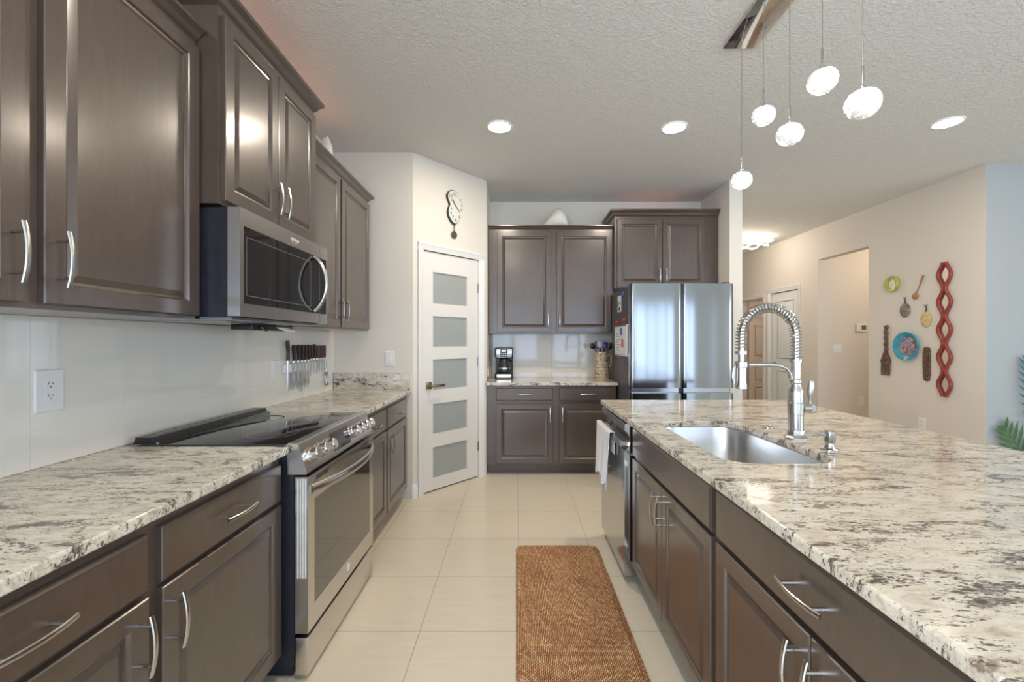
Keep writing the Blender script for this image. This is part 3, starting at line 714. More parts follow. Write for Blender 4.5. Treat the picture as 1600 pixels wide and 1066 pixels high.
# ------------------------------------------------------------------ refrigerator
fr = thing('refrigerator', 'stainless steel four-door refrigerator with dark grey sides', 'refrigerator', (1.003, 3.745, 0))
FW, FH = 0.912, 1.825
bm = bmesh.new(); add_box(bm, 0.0, FW, 0.075, 0.725, 0.03, 1.805, 0.004); add_box(bm, 0.05, FW-0.05, 0.1, 0.7, 0.0, 0.03); finish('body', bm, 'fridgeside', fr)
def fdoor(x0, x1, z0, z1, name):
    n = 30; front = []
    for i in range(n+1):
        u = i/n; x = x0 + (x1-x0)*u
        y = 0.002 + 0.0008*math.cos(2*PI*2*u) + 0.012*(abs(2*u-1))**14
        if i in (0, n): y = 0.020
        front.append((x, y))
    out = front + [(x1, 0.07), (x0, 0.07)]
    bm = bmesh.new(); loft(bm, [[(x, y, z) for x, y in out] for z in (z0, z1)]); return finish(name, bm, 'fridge', fr, ang=50)
mid = 0.461
for x0, x1 in ((0.002, mid-0.0025), (mid+0.0025, FW-0.002)):
    d = fdoor(x0, x1, 0.905, FH, 'upper_door')
    fdoor(x0, x1, 0.06, 0.862, 'lower_door')
    box_obj('handle_recess', 'steel_d', x0+0.02, x1-0.02, 0.045, 0.074, 0.863, 0.904, fr)
bm = bmesh.new()
for x in (0.03, FW-0.09): add_box(bm, x, x+0.06, 0.02, 0.14, FH+0.0005, FH+0.014, 0.003)
finish('hinge_cover', bm, 'fridgeside', fr)
# things on the fridge side (plane X = 1.003, facing -x)
FX = 1.003
def on_side(name, label, cat, Y0, Y1, z0, z1, th_, mat, bev=0.0015):
    r = thing(name, label, cat, (FX, Y1, z0), -PI/2)
    box_obj('panel', mat, 0, Y1-Y0, -th_, -0.0003, 0, z1-z0, r, bev=bev); return r
wb = thing('memo_board', 'white memo board with a silver frame hanging on the refrigerator side', 'board', (FX, 4.30, 1.178), -PI/2)
bm = bmesh.new(); frame_with_hole(bm, 0, 0.46, 0, 0.295, 0.014, 0.446, 0.014, 0.281, -0.010, -0.0004); finish('frame', bm, 'nickel', wb)
bm = bmesh.new(); add_box(bm, 0.0145, 0.4455, -0.0065, -0.0042, 0.0145, 0.2805); sf = finish('writing_surface', bm, 'paper', wb)
bm = bmesh.new()
for k in range(7):
    w_ = 0.08+0.17*random.random(); add_box(bm, 0.05, 0.05+w_, -0.0070, -0.0066, 0.05+0.026*k, 0.056+0.026*k)
finish('scribble', bm, 'lcd', sf)
for nm, lb, y, z, mt, r_ in (('magnet', 'red round magnet at the far top corner of the memo board', 4.20, 1.505, 'redp', 0.019), ('magnet', 'red round magnet at the near top corner of the memo board', 3.93, 1.512, 'redp', 0.019)):
    bm = bmesh.new(); add_lathe(bm, [(r_, -0.0004), (r_, -0.008), (r_*0.8, -0.012), (r_*0.55, -0.012), (r_*0.6, -0.02), (r_*0.3, -0.022)], (0, 0, 0), 18, 'Y'); m_ = finish(nm, bm, mt, loc=(FX, y, z), rotz=-PI/2); tag(m_, lb, 'magnet', 'red magnets above the memo board')
for lb, y, z, mt, w_, h_ in (('blue square magnet on the memo board', 4.03, 1.41, 'bluep', 0.045, 0.06), ('red figure magnet on the memo board', 3.98, 1.30, 'redp', 0.035, 0.07)):
    bm = bmesh.new(); add_box(bm, -w_/2, w_/2, -0.018, -0.0104, -h_/2, h_/2, 0.003); tag(finish('magnet', bm, mt, loc=(FX, y, z), rotz=-PI/2), lb, 'magnet')
pc = thing('photo_magnet', 'black and white photo print high on the refrigerator side', 'photo', (FX, 4.20, 1.60), -PI/2)
bm = bmesh.new(); add_box(bm, 0, 0.13, -0.004, -0.0004, 0, 0.155); finish('print', bm, 'paper', pc)
bm = bmesh.new()
for k in range(6): 
    x = 0.015+0.095*random.random(); z = 0.02+0.11*random.random(); add_box(bm, x-0.012, x+0.014, -0.0046, -0.0041, z-0.016, z+0.016)
finish('dark_marks', bm, 'vent', pc)
bm = bmesh.new(); add_lathe(bm, [(0.026, -0.0004), (0.026, -0.010), (0.015, -0.014)], (0, 0, 0), 12, 'Y'); tag(finish('magnet', bm, 'bluep', loc=(FX, 3.99, 1.755), rotz=-PI/2), 'blue magnet beside the photo print near the refrigerator top', 'magnet')
on_side('paper_pad', 'thin white paper pad at the front edge of the refrigerator side', 'paper', 3.835, 3.83+0.035, 1.21, 1.46, 0.012, 'paper')

# ------------------------------------------------------------------ island (fronts face -x: rotz -90, local x toward the camera)
XI = 0.642
def f_sink(r):
    add_drawer(r, 0.012, 0.925, 0.708, 0.855, handle=False, name='false_front')
    add_door(r, 0.012, 0.466, 0.118, 0.694, 0.436, 0.595); add_door(r, 0.471, 0.925, 0.118, 0.694, 0.501, 0.595)
base_cab('island_cabinet', 'island sink cabinet with two doors, next to the dishwasher', (XI, 2.292, 0), -PI/2, 0.940, 0.60, f_sink, hollow=True)
def f_isl(r):
    add_drawer(r, 0.018, 0.872, 0.708, 0.855); add_door(r, 0.018, 0.443, 0.118, 0.694, 0.413, 0.595); add_door(r, 0.448, 0.872, 0.118, 0.694, 0.478, 0.595)
isl = base_cab('island_cabinet', 'island cabinet with one wide drawer over two doors, nearest the camera', (XI, 1.350, 0), -PI/2, 0.888, 0.60, f_isl)
box_obj('end_panel', 'wood', 0.889, 0.95, 0.0, 0.958, 0, 0.882, isl)
box_obj('back_panel', 'wood', -1.585, 0.8885, 0.606, 0.958, 0, 0.882, isl)
box_obj('end_panel', 'wood', -1.585, -1.567, 0.02, 0.6055, 0, 0.882, isl)
dw = thing('dishwasher', 'stainless steel dishwasher at the far end of the island', 'dishwasher', (0.585, 2.912, 0), -PI/2)
bm = bmesh.new(); add_box(bm, 0.004, 0.606, 0.055, 0.65, 0.10, 0.875); finish('body', bm, 'darkside', dw)
box_obj('toe_panel', 'darkside', 0.006, 0.604, 0.12, 0.16, 0.0, 0.10, dw)
bm = bmesh.new()   # door with a scooped pocket behind the bar
prof = [(0.05, 0.055), (0.004, 0.055), (0.0, 0.06), (0.0, 0.728), (0.018, 0.742), (0.032, 0.765), (0.032, 0.79), (0.018, 0.822), (0.002, 0.835), (0.002, 0.868), (0.008, 0.872), (0.05, 0.872)]
loft(bm, [[(x, y, z) for y, z in prof] for x in (0.003, 0.607)]); dd = finish('door', bm, 'dwsteel', dw, ang=25)
bm = bmesh.new(); pts = [(0.02+0.57*i/12, -0.014-0.006*math.sin(PI*i/12), 0.762) for i in range(13)]; add_tube(bm, pts, 0.020, 10, 0.35, up=(0,0,1))
for x in (0.03, 0.58): add_box(bm, x-0.01, x+0.01, -0.012, 0.034, 0.752, 0.772)
finish('handle_bar', bm, 'nickel', dd)
# towel over the bar
tw = bmesh.new(); cols = 40; Y0t, Y1t = 2.885, 2.50
path = []
def tprof(u, side):   # u: 0 at top front .. 1 at bottom
    return 0.785 - u*0.42
rows = 14; grid = []
for j in range(rows*2+3):
    row = []
    for i in range(cols+1):
        s = i/cols; y = Y0t + (Y1t-Y0t)*s
        if j <= rows: u = j/rows; x = 0.5465; z = 0.785 - (1-u)*0.315; hang = 1-u
        elif j < rows+2: u = 0; x = 0.562; z = 0.789; hang = 0
        else: u = (j-rows-2)/rows; x = 0.5785; z = 0.785 - u*0.13; hang = u*0.25
        wv = 0.011*math.sin(s*23+0.5)+0.006*math.sin(s*41)
        x += (wv - 0.014)*hang if j <= rows else 0.0
        y += (0.5-s)*0.0 - 0.02*hang*math.sin(s*9)*0.6
        if j == 0: z += 0.02*math.sin(s*31) + 0.012*math.sin(s*17)
        row.append(tw.verts.new((x, y, z)))
    grid.append(row)
for j in range(len(grid)-1):
    for i in range(cols):
        if j < 4 and i in (9, 17, 26, 33): continue
        tw.faces.new((grid[j][i], grid[j][i+1], grid[j+1][i+1], grid[j+1][i]))
tow = finish('dish_towel', tw, 'towel', ang=80); sd = tow.modifiers.new('thick', 'SOLIDIFY'); sd.thickness = 0.003
tag(tow, 'white dish towel with fringed ends hanging on the dishwasher handle', 'towel')

# sink
sk_ = thing('kitchen_sink', 'stainless steel undermount sink set in the island countertop', 'sink', (0, 0, 0.66))
bm = bmesh.new()
def rr_(o, r, z): return rrect(0.705-o, 1.10+o, 1.42-o, 2.165+o, r, z-0.66, 8)
loft(bm, [rr_(0.03, 0.13, CB-0.0006), rr_(0.004, 0.112, CB-0.0006), rr_(0.002, 0.11, 0.875), rr_(-0.004, 0.105, 0.70), rr_(-0.02, 0.095, 0.685), rr_(-0.05, 0.07, 0.682), rr_(-0.12, 0.05, 0.680)], cap0=False)
finish('basin', bm, 'sinksteel', sk_, ang=60)
bm = bmesh.new(); add_lathe(bm, [(0.045, 0.0205), (0.045, 0.024), (0.035, 0.024), (0.030, 0.0215)], (0.90, 1.85, 0), 24); finish('drain', bm, 'nickel', sk_)

# faucet
fc = thing('faucet', 'tall satin nickel pull-down faucet with coiled spring behind the sink', 'faucet', (1.168, 1.784, CT))
bm = bmesh.new(); add_lathe(bm, [(0.044, 0.0005), (0.044, 0.006), (0.038, 0.012), (0.033, 0.020), (0.031, 0.034)], seg=8); finish('base_flange', bm, 'nickel', fc)
bm = bmesh.new(); add_lathe(bm, [(0.0285, 0.030), (0.0285, 0.10), (0.030, 0.102), (0.030, 0.148), (0.0285, 0.15), (0.0285, 0.19), (0.026, 0.206), (0.019, 0.222), (0.019, 0.228), (0.022, 0.232), (0.022, 0.246), (0.0185, 0.250), (0.0185, 0.318)]); finish('body', bm, 'nickel', fc)
SPX = -0.228
arc = [(0, 0, 0.318), (0, 0, 0.36), (0, 0, 0.40)] + [(SPX/2 + (-SPX/2)*math.cos(a), 0, 0.428 + 0.118*math.sin(a)) for a in [PI*k/20 for k in range(21)]] + [(SPX, 0, 0.40), (SPX, 0, 0.372), (SPX, 0, 0.33)]
bm = bmesh.new(); add_tube(bm, arc, 0.0125, 12); finish('hose', bm, 'nickel', fc)
# coil
A = [Vector(p) for p in arc]; cum = [0]
for a, b in zip(A, A[1:]): cum.append(cum[-1] + (b-a).length)
def on_arc(s):
    for i in range(len(A)-1):
        if s <= cum[i+1] or i == len(A)-2:
            u = (s-cum[i])/(cum[i+1]-cum[i]); return A[i].lerp(A[i+1], u), (A[min(i+2, len(A)-1)]-A[max(i-1,0)]).normalized()
Ls = cum[-1]-0.045; turns = 40; pts = []
for k in range(turns*10+1):
    s = Ls*k/(turns*10); p, d = on_arc(s); a = 2*PI*k/10; n1 = Vector((0, 1, 0)); n2 = d.cross(n1)
    pts.append(p + (n1*math.cos(a) + n2*math.sin(a))*0.0205)
bm = bmesh.new(); add_tube(bm, pts, 0.0024, 6); finish('spring_coil', bm, 'nickel', fc)
bm = bmesh.new(); add_lathe(bm, [(0.024, 0.0), (0.024, 0.014)], (SPX, 0, 0.350)); add_lathe(bm, [(0.024, 0.0), (0.024, 0.012)], (0, 0, 0.318)); finish('spring_collar', bm, 'nickel', fc)
bm = bmesh.new(); add_lathe(bm, [(0.012, 0.348), (0.012, 0.318), (0.019, 0.312), (0.021, 0.30), (0.021, 0.235), (0.024, 0.222), (0.024, 0.208), (0.017, 0.206)], (SPX, 0, 0)); sh = finish('spray_head', bm, 'nickel', fc)
bm = bmesh.new(); add_tube(bm, [(SPX-0.019, 0, 0.31), (SPX-0.032, 0, 0.29), (SPX-0.036, 0, 0.255), (SPX-0.03, 0, 0.225)], [0.005, 0.006, 0.006, 0.004], 8); finish('spray_trigger', bm, 'nickel', sh)
bm = bmesh.new(); add_tube(bm, [(-0.018, 0, 0.246), (-0.024, 0, 0.270), (-0.04, 0, 0.292), (-0.07, 0, 0.305), (-0.11, 0, 0.307), (SPX+0.03, 0, 0.307)], 0.0085, 10)
add_lathe(bm, [(0.0235, 0.295), (0.0255, 0.297), (0.0255, 0.319), (0.0235, 0.321)], (SPX, 0, 0), cap0=False, cap1=False); finish('holder_arm', bm, 'nickel', fc)
bm = bmesh.new(); add_tube(bm, [(0.027, 0, 0.126), (0.058, 0, 0.126)], 0.020, 16); add_lathe(bm, [(0.016, -0.012), (0.022, -0.008), (0.022, 0.008), (0.016, 0.012)], (0.062, 0, 0.126), 20, 'Y')
add_tube(bm, [(0.060, 0, 0.14), (0.060, 0, 0.165), (0.061, 0, 0.18), (0.063, 0, 0.235), (0.063, 0, 0.242)], [0.008, 0.0075, 0.0125, 0.0135, 0.011], 12); finish('lever', bm, 'nickel', fc)
sd_ = thing('soap_dispenser', 'small satin nickel soap dispenser pump right of the faucet', 'soap dispenser', (1.172, 1.597, CT))
bm = bmesh.new(); add_lathe(bm, [(0.030, 0.0005), (0.030, 0.004), (0.018, 0.008), (0.013, 0.02), (0.013, 0.026)]); finish('base', bm, 'nickel', sd_)
bm = bmesh.new(); add_lathe(bm, [(0.017, 0.026), (0.0185, 0.03), (0.0185, 0.068), (0.016, 0.071)]); add_tube(bm, [(-0.014, 0, 0.05), (-0.03, 0, 0.061), (-0.06, 0.0, 0.066), (-0.085, 0.0, 0.064), (-0.093, 0.0, 0.057)], [0.006, 0.0055, 0.005, 0.0045, 0.004], 10); finish('pump_head', bm, 'nickel', sd_)
bm = bmesh.new(); add_lathe(bm, [(0.024, 0.0005), (0.024, 0.005), (0.020, 0.008), (0.017, 0.006), (0.016, 0.004)]); tag(finish('air_switch', bm, 'nickel', loc=(1.185, 2.01, CT)), 'small flat round button in the countertop left of the faucet', 'button')

# ------------------------------------------------------------------ rug
rg_ = thing('kitchen_mat', 'woven brown cushioned floor mat between the island and the range', 'rug', (0, 0, 0))
bm = bmesh.new(); loft(bm, [rrect(0.0, 0.523, 1.10, 2.75, 0.05, z, 6) if o == 0 else rrect(o, 0.523-o, 1.10+o, 2.75-o, 0.05-o*0.8, z, 6) for o, z in ((0, 0.0005), (0.002, 0.006), (0.028, 0.017))]); finish('border', bm, 'rug', rg_, ang=20)
bm = bmesh.new(); loft(bm, [rrect(0.027, 0.496, 1.127, 2.723, 0.03, 0.0165, 6), rrect(0.030, 0.493, 1.13, 2.72, 0.028, 0.0195, 6)]); finish('woven_top', bm, 'rug', rg_)

# ------------------------------------------------------------------ coffee maker, pitcher
cm = thing('coffee_maker', 'black and stainless drip coffee maker on the back counter', 'coffee maker', (-0.228, 4.57, CT+0.0005))
CW, CH = 0.198, 0.335
bm = bmesh.new(); add_box(bm, 0, CW, 0.0, 0.22, 0, 0.055, 0.008); add_box(bm, 0.004, CW-0.004, 0.15, 0.22, 0.055, 0.23); add_box(bm, 0, CW, 0.0, 0.22, 0.22, CH, 0.012); finish('housing', bm, 'black', cm)
bm = bmesh.new(); add_box(bm, 0.02, CW-0.02, -0.004, 0.01, 0.008, 0.05, 0.004); finish('base_trim', bm, 'steel', cm)
bm = bmesh.new(); add_box(bm, 0.012, CW-0.012, -0.005, 0.01, 0.228, 0.325, 0.004); fp = finish('front_panel', bm, 'steel_d', cm)
box_obj('control_strip', 'black', 0.060, 0.138, -0.0058, -0.0046, 0.235, 0.32, fp)
bm = bmesh.new(); add_box(bm, 0.075, 0.123, -0.0068, -0.0056, 0.289, 0.310); finish('clock_display', bm, 'logo', fp)
bm = bmesh.new()
for k in range(3):
    for q in range(2): add_lathe(bm, [(0.006, -0.0056), (0.006, -0.0082)], (0.078+0.021*k, 0, 0.270-0.020*q), 10, 'Y')
finish('button', bm, 'steel_d', fp)
bm = bmesh.new(); add_lathe(bm, [(0.052, 0.057), (0.066, 0.075), (0.068, 0.105), (0.060, 0.15), (0.046, 0.185), (0.046, 0.195)], (CW/2, 0.072, 0)); car = finish('carafe', bm, 'coffee', cm)
bm = bmesh.new(); add_lathe(bm, [(0.048, 0.195), (0.048, 0.212), (0.03, 0.216)], (CW/2, 0.072, 0)); add_tube(bm, [(CW/2+0.045, 0.04, 0.20), (CW/2+0.085, 0.02, 0.19), (CW/2+0.095, 0.015, 0.15), (CW/2+0.085, 0.02, 0.10), (CW/2+0.066, 0.04, 0.088)], 0.008, 8); finish('carafe_handle', bm, 'black', car)
bm = bmesh.new(); add_lathe(bm, [(0.0685, 0.10), (0.0695, 0.108), (0.066, 0.122)], (CW/2, 0.072, 0), cap0=False, cap1=False); finish('carafe_band', bm, 'nickel', car)
pt = thing('pitcher', 'tan patterned stoneware pitcher holding kitchen tools on the back counter', 'pitcher', (0.925, 4.62, CT+0.0005))
bm = bmesh.new(); add_lathe(bm, [(0.088, 0), (0.088, 0.012), (0.084, 0.022), (0.082, 0.07), (0.074, 0.15), (0.066, 0.215), (0.064, 0.275), (0.068, 0.29), (0.063, 0.29), (0.058, 0.26), (0.066, 0.03)]); finish('body', bm, 'pitcher', pt)
bm = bmesh.new(); add_tube(bm, [(0.062, 0, 0.25), (0.09, 0, 0.262), (0.108, 0, 0.24), (0.108, 0, 0.18), (0.095, 0, 0.13), (0.074, 0, 0.11)], 0.010, 10); finish('handle', bm, 'pitcher', pt)
# tools in the pitcher
def tool(name, label, dx, dy, tx, ty, z, kind, mat):
    r = thing(name, label, 'utensil', (0.925+dx, 4.62+dy, CT+0.16))
    bm = bmesh.new(); top = Vector((tx-dx, ty-dy, z-0.16))
    add_tube(bm, [(0, 0, 0), top*0.5, top], [0.005, 0.005, 0.0055], 8); finish('shaft', bm, 'nickel' if kind == 'whisk' else 'black', r)
    bm = bmesh.new(); u = top.normalized()
    if kind == 'whisk':
        for k in range(4):
            a = PI*k/4; n = Vector((math.cos(a), math.sin(a), 0))
            add_tube(bm, [top + u*(0.085*(1-math.cos(PI*q/10))/2*1.0) + n*(0.03*math.sin(2*PI*q/20)) for q in range(11)], 0.002, 5)
            add_tube(bm, [top + u*(0.085*(1-math.cos(PI*q/10))/2*1.0) - n*(0.03*math.sin(2*PI*q/20)) for q in range(11)], 0.002, 5)
    elif kind == 'spoon':
        add_tube(bm, [top + u*t for t in (-0.004, 0.012, 0.03, 0.05, 0.064)], [0.006, 0.022, 0.032, 0.025, 0.006], 12, 0.35, up=(1,0,0))
    else:
        add_tube(bm, [top + u*t for t in (-0.004, 0.01, 0.05, 0.075)], [0.008, 0.028, 0.031, 0.024], 8, 0.2, up=(1,0,0))
    finish('head', bm, mat, r)
tool('serving_spoon', 'dark serving spoon leaning left in the pitcher', 0.030, 0.0, -0.080, -0.01, 0.325, 'spoon', 'black')
tool('spatula', 'lilac spatula in the middle of the pitcher', 0.0, -0.015, -0.018, -0.03, 0.335, 'spatula', 'lilac')
tool('serving_spoon', 'violet serving spoon leaning forward in the pitcher', 0.012, 0.02, 0.020, -0.060, 0.318, 'spoon', 'violet')
tool('spatula', 'black spatula leaning right in the pitcher', -0.030, 0.0, 0.072, 0.0, 0.318, 'spatula', 'black')
tool('whisk', 'wire whisk standing at the back of the pitcher', 0.0, -0.01, -0.03, 0.05, 0.318, 'whisk', 'violet')
tool('ladle', 'dark violet ladle leaning right behind the black spatula', -0.02, 0.01, 0.045, 0.045, 0.335, 'spoon', 'violet')

# shells on top of the cabinets
def shell(name, label, loc, prof, rotz=0.0):
    # prof: (x, height, half depth) stations along the shell
    bm = bmesh.new(); rings = []
    for i, (x, h, w) in enumerate(prof):
        ring = []
        for k in range(24):
            a = 2*PI*k/24; rib = 1 + 0.035*math.sin(6*a + i*0.7)
            ring.append((x + 0.10*h*math.sin(a)*0.6, w*math.cos(a)*rib, h/2 + h/2*math.sin(a)*(rib if math.sin(a) > -0.5 else 1)))
        rings.append(ring)
    loft(bm, rings); o = finish(name, bm, 'shell', loc=loc, rotz=rotz, ang=50); return tag(o, label, 'shell')
shell('seashell', 'large white seashell on top of the back upper cabinet', (0.285, 4.62, 2.5358), [(0.0, 0.02, 0.012), (0.025, 0.07, 0.035), (0.06, 0.12, 0.06), (0.11, 0.19, 0.085), (0.155, 0.212, 0.10), (0.20, 0.20, 0.10), (0.24, 0.15, 0.08), (0.268, 0.09, 0.05), (0.28, 0.03, 0.02)])
shell('seashell', 'small cream shell on top of the upper cabinet over the knives', (-1.345, 2.90, 2.4960), [(0.0, 0.05, 0.015), (0.015, 0.14, 0.03), (0.035, 0.20, 0.04), (0.06, 0.21, 0.042), (0.085, 0.16, 0.035), (0.10, 0.06, 0.02)])

# ------------------------------------------------------------------ wall clock on the pantry wall
ck = thing('wall_clock', 'white wavy kidney-shaped wall clock with pendulum above the pantry door', 'clock', (-0.568, 3.908, 2.375), DROT)
cl = [(-0.008,0.315),(0.03,0.305),(0.062,0.278),(0.085,0.235),(0.094,0.185),(0.088,0.135),(0.07,0.09),(0.045,0.05),(0.02,0.02),(0.0,0.005),(-0.025,0.012),(-0.055,0.035),(-0.078,0.07),(-0.085,0.105),(-0.076,0.145),(-0.062,0.172),(-0.07,0.198),(-0.088,0.225),(-0.092,0.258),(-0.075,0.29),(-0.045,0.312)]
cc = (0.0, 0.165)
def sc_out(s): return [(cc[0]+(x-cc[0])*s, cc[1]+(z-cc[1])*s) for x, z in cl]
bm = bmesh.new(); loft(bm, [[(x, y, z) for x, z in sc_out(s)] for s, y in ((1.0, -0.001), (1.0, -0.020), (0.96, -0.026), (0.90, -0.026))]); finish('rim', bm, 'clockdark', ck)
bm = bmesh.new(); loft(bm, [[(x, y, z) for x, z in sc_out(s)] for s, y in ((0.955, -0.0262), (0.94, -0.0295))]); fcx = finish('face', bm, 'clockface', ck)
npos = {12:(-0.012,0.275), 1:(0.026,0.262), 2:(0.052,0.235), 3:(0.068,0.195), 4:(0.066,0.152), 5:(0.052,0.11), 6:(0.0,0.045), 7:(-0.035,0.062), 8:(-0.056,0.095), 9:(-0.052,0.135), 10:(-0.044,0.215), 11:(-0.058,0.25)}
npos[5] = (0.04, 0.08)
bm = bmesh.new()
for n, (x, z) in npos.items():
    t_ = text_bm(str(n), 0.046 if n in (12, 6, 11, 7) else 0.036, 0.0006); bm_join(bm, t_, Matrix.Translation((x, -0.0300, z)) @ UPRIGHT)
finish('numerals', bm, 'clockdark', fcx)
bm = bmesh.new(); add_tube(bm, [(-0.015, -0.0325, 0.185), (-0.035, -0.0325, 0.225)], [0.007, 0.003], 6, 0.3); add_tube(bm, [(-0.02, -0.034, 0.19), (0.045, -0.034, 0.125)], [0.005, 0.002], 6, 0.3); finish('hands', bm, 'clockdark', fcx)
bm = bmesh.new(); add_box(bm, -0.006, 0.0, -0.014, -0.010, -0.055, 0.02); add_lathe(bm, [(0.0, -0.006), (0.030, -0.006), (0.034, -0.012), (0.028, -0.018), (0.0, -0.020)][1:4], (-0.003, 0, -0.085), 22, 'Y'); finish('pendulum', bm, 'bronze', ck)

# ------------------------------------------------------------------ wall decor on the right wall
def wall_thing(name, label, cat, px, py): return thing(name, label, cat, onright(px, py), -PI/2)
r = wall_thing('ring_mirror', 'lime green ring frame with a small round mirror, top left of the wall decor', 'mirror', 1396, 444)
bm = bmesh.new(); add_lathe(bm, [(0.088, -0.001), (0.088, -0.03), (0.082, -0.038), (0.062, -0.034), (0.054, -0.018), (0.054, -0.001)], (0, 0, 0), 28, 'Y'); finish('frame', bm, 'lime', r)
bm = bmesh.new(); add_lathe(bm, [(0.0535, -0.010), (0.0535, -0.014)], (0, 0, 0), 28, 'Y'); finish('mirror_glass', bm, 'mirror', r)
r = wall_thing('wooden_spoon', 'small brown wooden spoon hanging tilted on the right wall', 'spoon', 1438, 448)
bm = bmesh.new(); add_tube(bm, [(-0.035, -0.012, -0.075), (0.0, -0.012, 0.0), (0.045, -0.012, 0.11)], [0.006, 0.007, 0.011], 8, 0.6, up=(0,1,0)); finish('handle', bm, 'spoonw', r)
bm = bmesh.new(); add_tube(bm, [(-0.030, -0.014, -0.062), (-0.036, -0.016, -0.08), (-0.045, -0.017, -0.1), (-0.052, -0.015, -0.118), (-0.055, -0.014, -0.126)], [0.008, 0.028, 0.034, 0.024, 0.006], 12, 0.42, up=(1,0,0)); finish('bowl', bm, 'spoonw', r)
def oval_orn(name, label, px, py, mat, w, h):
    r = wall_thing(name, label, 'ornament', px, py)
    out = lambda s: [(w*s*math.cos(2*PI*k/28), h*s*math.sin(2*PI*k/28)) for k in range(28)]
    bm = bmesh.new(); loft(bm, [[(x, y, z) for x, z in out(s)] for s, y in ((0.95, -0.001), (1.0, -0.008), (0.85, -0.016), (0.5, -0.021))]); finish('disc', bm, mat, r)
    bm = bmesh.new(); add_tube(bm, [(0, -0.006, h*0.9), (0.004, -0.008, h*1.35), (-0.003, -0.008, h*1.6)], [0.009, 0.005, 0.004], 8); add_tube(bm, [(-0.003, -0.008, h*1.58), (-0.02, -0.008, h*1.8)], 0.0035, 6); add_tube(bm, [(-0.003, -0.008, h*1.58), (0.016, -0.008, h*1.8)], 0.0035, 6); finish('stem_hook', bm, 'bronze', r)
oval_orn('wall_ornament', 'dark patterned oval ornament with a stem, above the blue plate', 1415, 485, 'pewter', 0.062, 0.078)
oval_orn('wall_ornament', 'pale amber oval ornament left of the red wavy mirror', 1448, 499, 'amber', 0.058, 0.083)
r = wall_thing('carved_fork', 'large carved dark wood fork on the right wall, left of the blue plate', 'decor', 1386, 547)
bm = bmesh.new(); add_tube(bm, [(0.005+0.006*math.sin(i*1.7), -0.016, 0.275-0.30*i/14) for i in range(15)], [0.022 + 0.006*math.sin(i*2.1) for i in range(15)], 10, 0.6); finish('handle', bm, 'carve', r)
bm = bmesh.new(); loft(bm, [[(-w+c, -0.006, z), (w+c, -0.006, z), (w+c, -0.022, z), (-w+c, -0.022, z)] for w, z, c in ((0.02, -0.02, 0.0), (0.045, -0.075, 0.0), (0.062, -0.12, 0.0), (0.060, -0.15, 0.0))])
for k in range(4):
    x = -0.048+0.032*k; add_tube(bm, [(x, -0.014, -0.14), (x-0.004, -0.014, -0.22), (x-0.006, -0.014, -0.285)], [0.0125, 0.0115, 0.009], 8, 0.7)
finish('tines', bm, 'carve', r)
r = wall_thing('wall_plate', 'round turquoise bowl plate with a marbled center on the right wall', 'plate', 1420, 541)
bm = bmesh.new(); add_lathe(bm, [(0.11, -0.001), (0.15, -0.032), (0.152, -0.040), (0.142, -0.043), (0.108, -0.022), (0.10, -0.016)], (0, 0, 0), 40, 'Y'); finish('rim', bm, 'turq', r)
bm = bmesh.new(); add_lathe(bm, [(0.0995, -0.010), (0.0995, -0.0185), (0.08, -0.021), (0.03, -0.023)], (0, 0, 0), 40, 'Y'); finish('center', bm, 'marble', r)
r = wall_thing('carved_plaque', 'narrow carved brown wooden plaque between the blue plate and the red mirror', 'decor', 1449, 569)
out = [(-0.03,-0.16),(-0.012,-0.175),(0.012,-0.175),(0.03,-0.16),(0.038,-0.1),(0.04,0.0),(0.04,0.12),(0.03,0.165),(0.01,0.175),(-0.012,0.175),(-0.03,0.165),(-0.038,0.12),(-0.038,0.0),(-0.036,-0.1)]
bm = bmesh.new(); loft(bm, [[(x*s, y, z*s) for x, z in out] for s, y in ((1, -0.001), (1, -0.012), (0.9, -0.018), (0.78, -0.014))]); finish('board', bm, 'carve', r)
bm = bmesh.new()
for ph in (0, PI): add_tube(bm, [(0.016*math.sin(ph + 2*PI*3*k/36), -0.0155, -0.125+0.25*k/36) for k in range(37)], 0.0045, 6)
finish('carving', bm, 'carve', r)
# wavy red mirror
p_top = onright(1479, 410); p_bot = onright(1479, 620); WH = p_top[2]-p_bot[2]
r = thing('wavy_mirror', 'tall red wavy-framed mirror on the right wall', 'mirror', (RX, p_top[1], p_bot[2]), -PI/2)
def wav(z): return 0.020 + 0.047*math.sin(PI*5*z/WH)**2 if 0.02 < z/WH < 0.98 else 0.020
bm = bmesh.new()
for s in (-1, 1):
    n = 80; pts = [(s*(0.013+0.049*math.sin(PI*5*(0.012+0.976*i/n))**2), -0.022, WH*i/n) for i in range(n+1)]
    add_tube(bm, pts, 0.0155, 10, 1.0, up=(0,1,0))
finish('frame', bm, 'red', r, ang=60)
for j in range(5):
    z0 = WH*(j+0.04)/5; z1 = WH*(j+0.96)/5; n = 14; L_, R_ = [], []
    for i in range(n+1):
        z = z0+(z1-z0)*i/n; w = max(0.004, 0.013+0.049*math.sin(PI*5*z/WH)**2 - 0.006); L_.append((-w, z)); R_.append((w, z))
    bm = bmesh.new(); add_prism(bm, L_ + R_[::-1], -0.012, -0.009); finish('mirror_pane', bm, 'mirror', r)

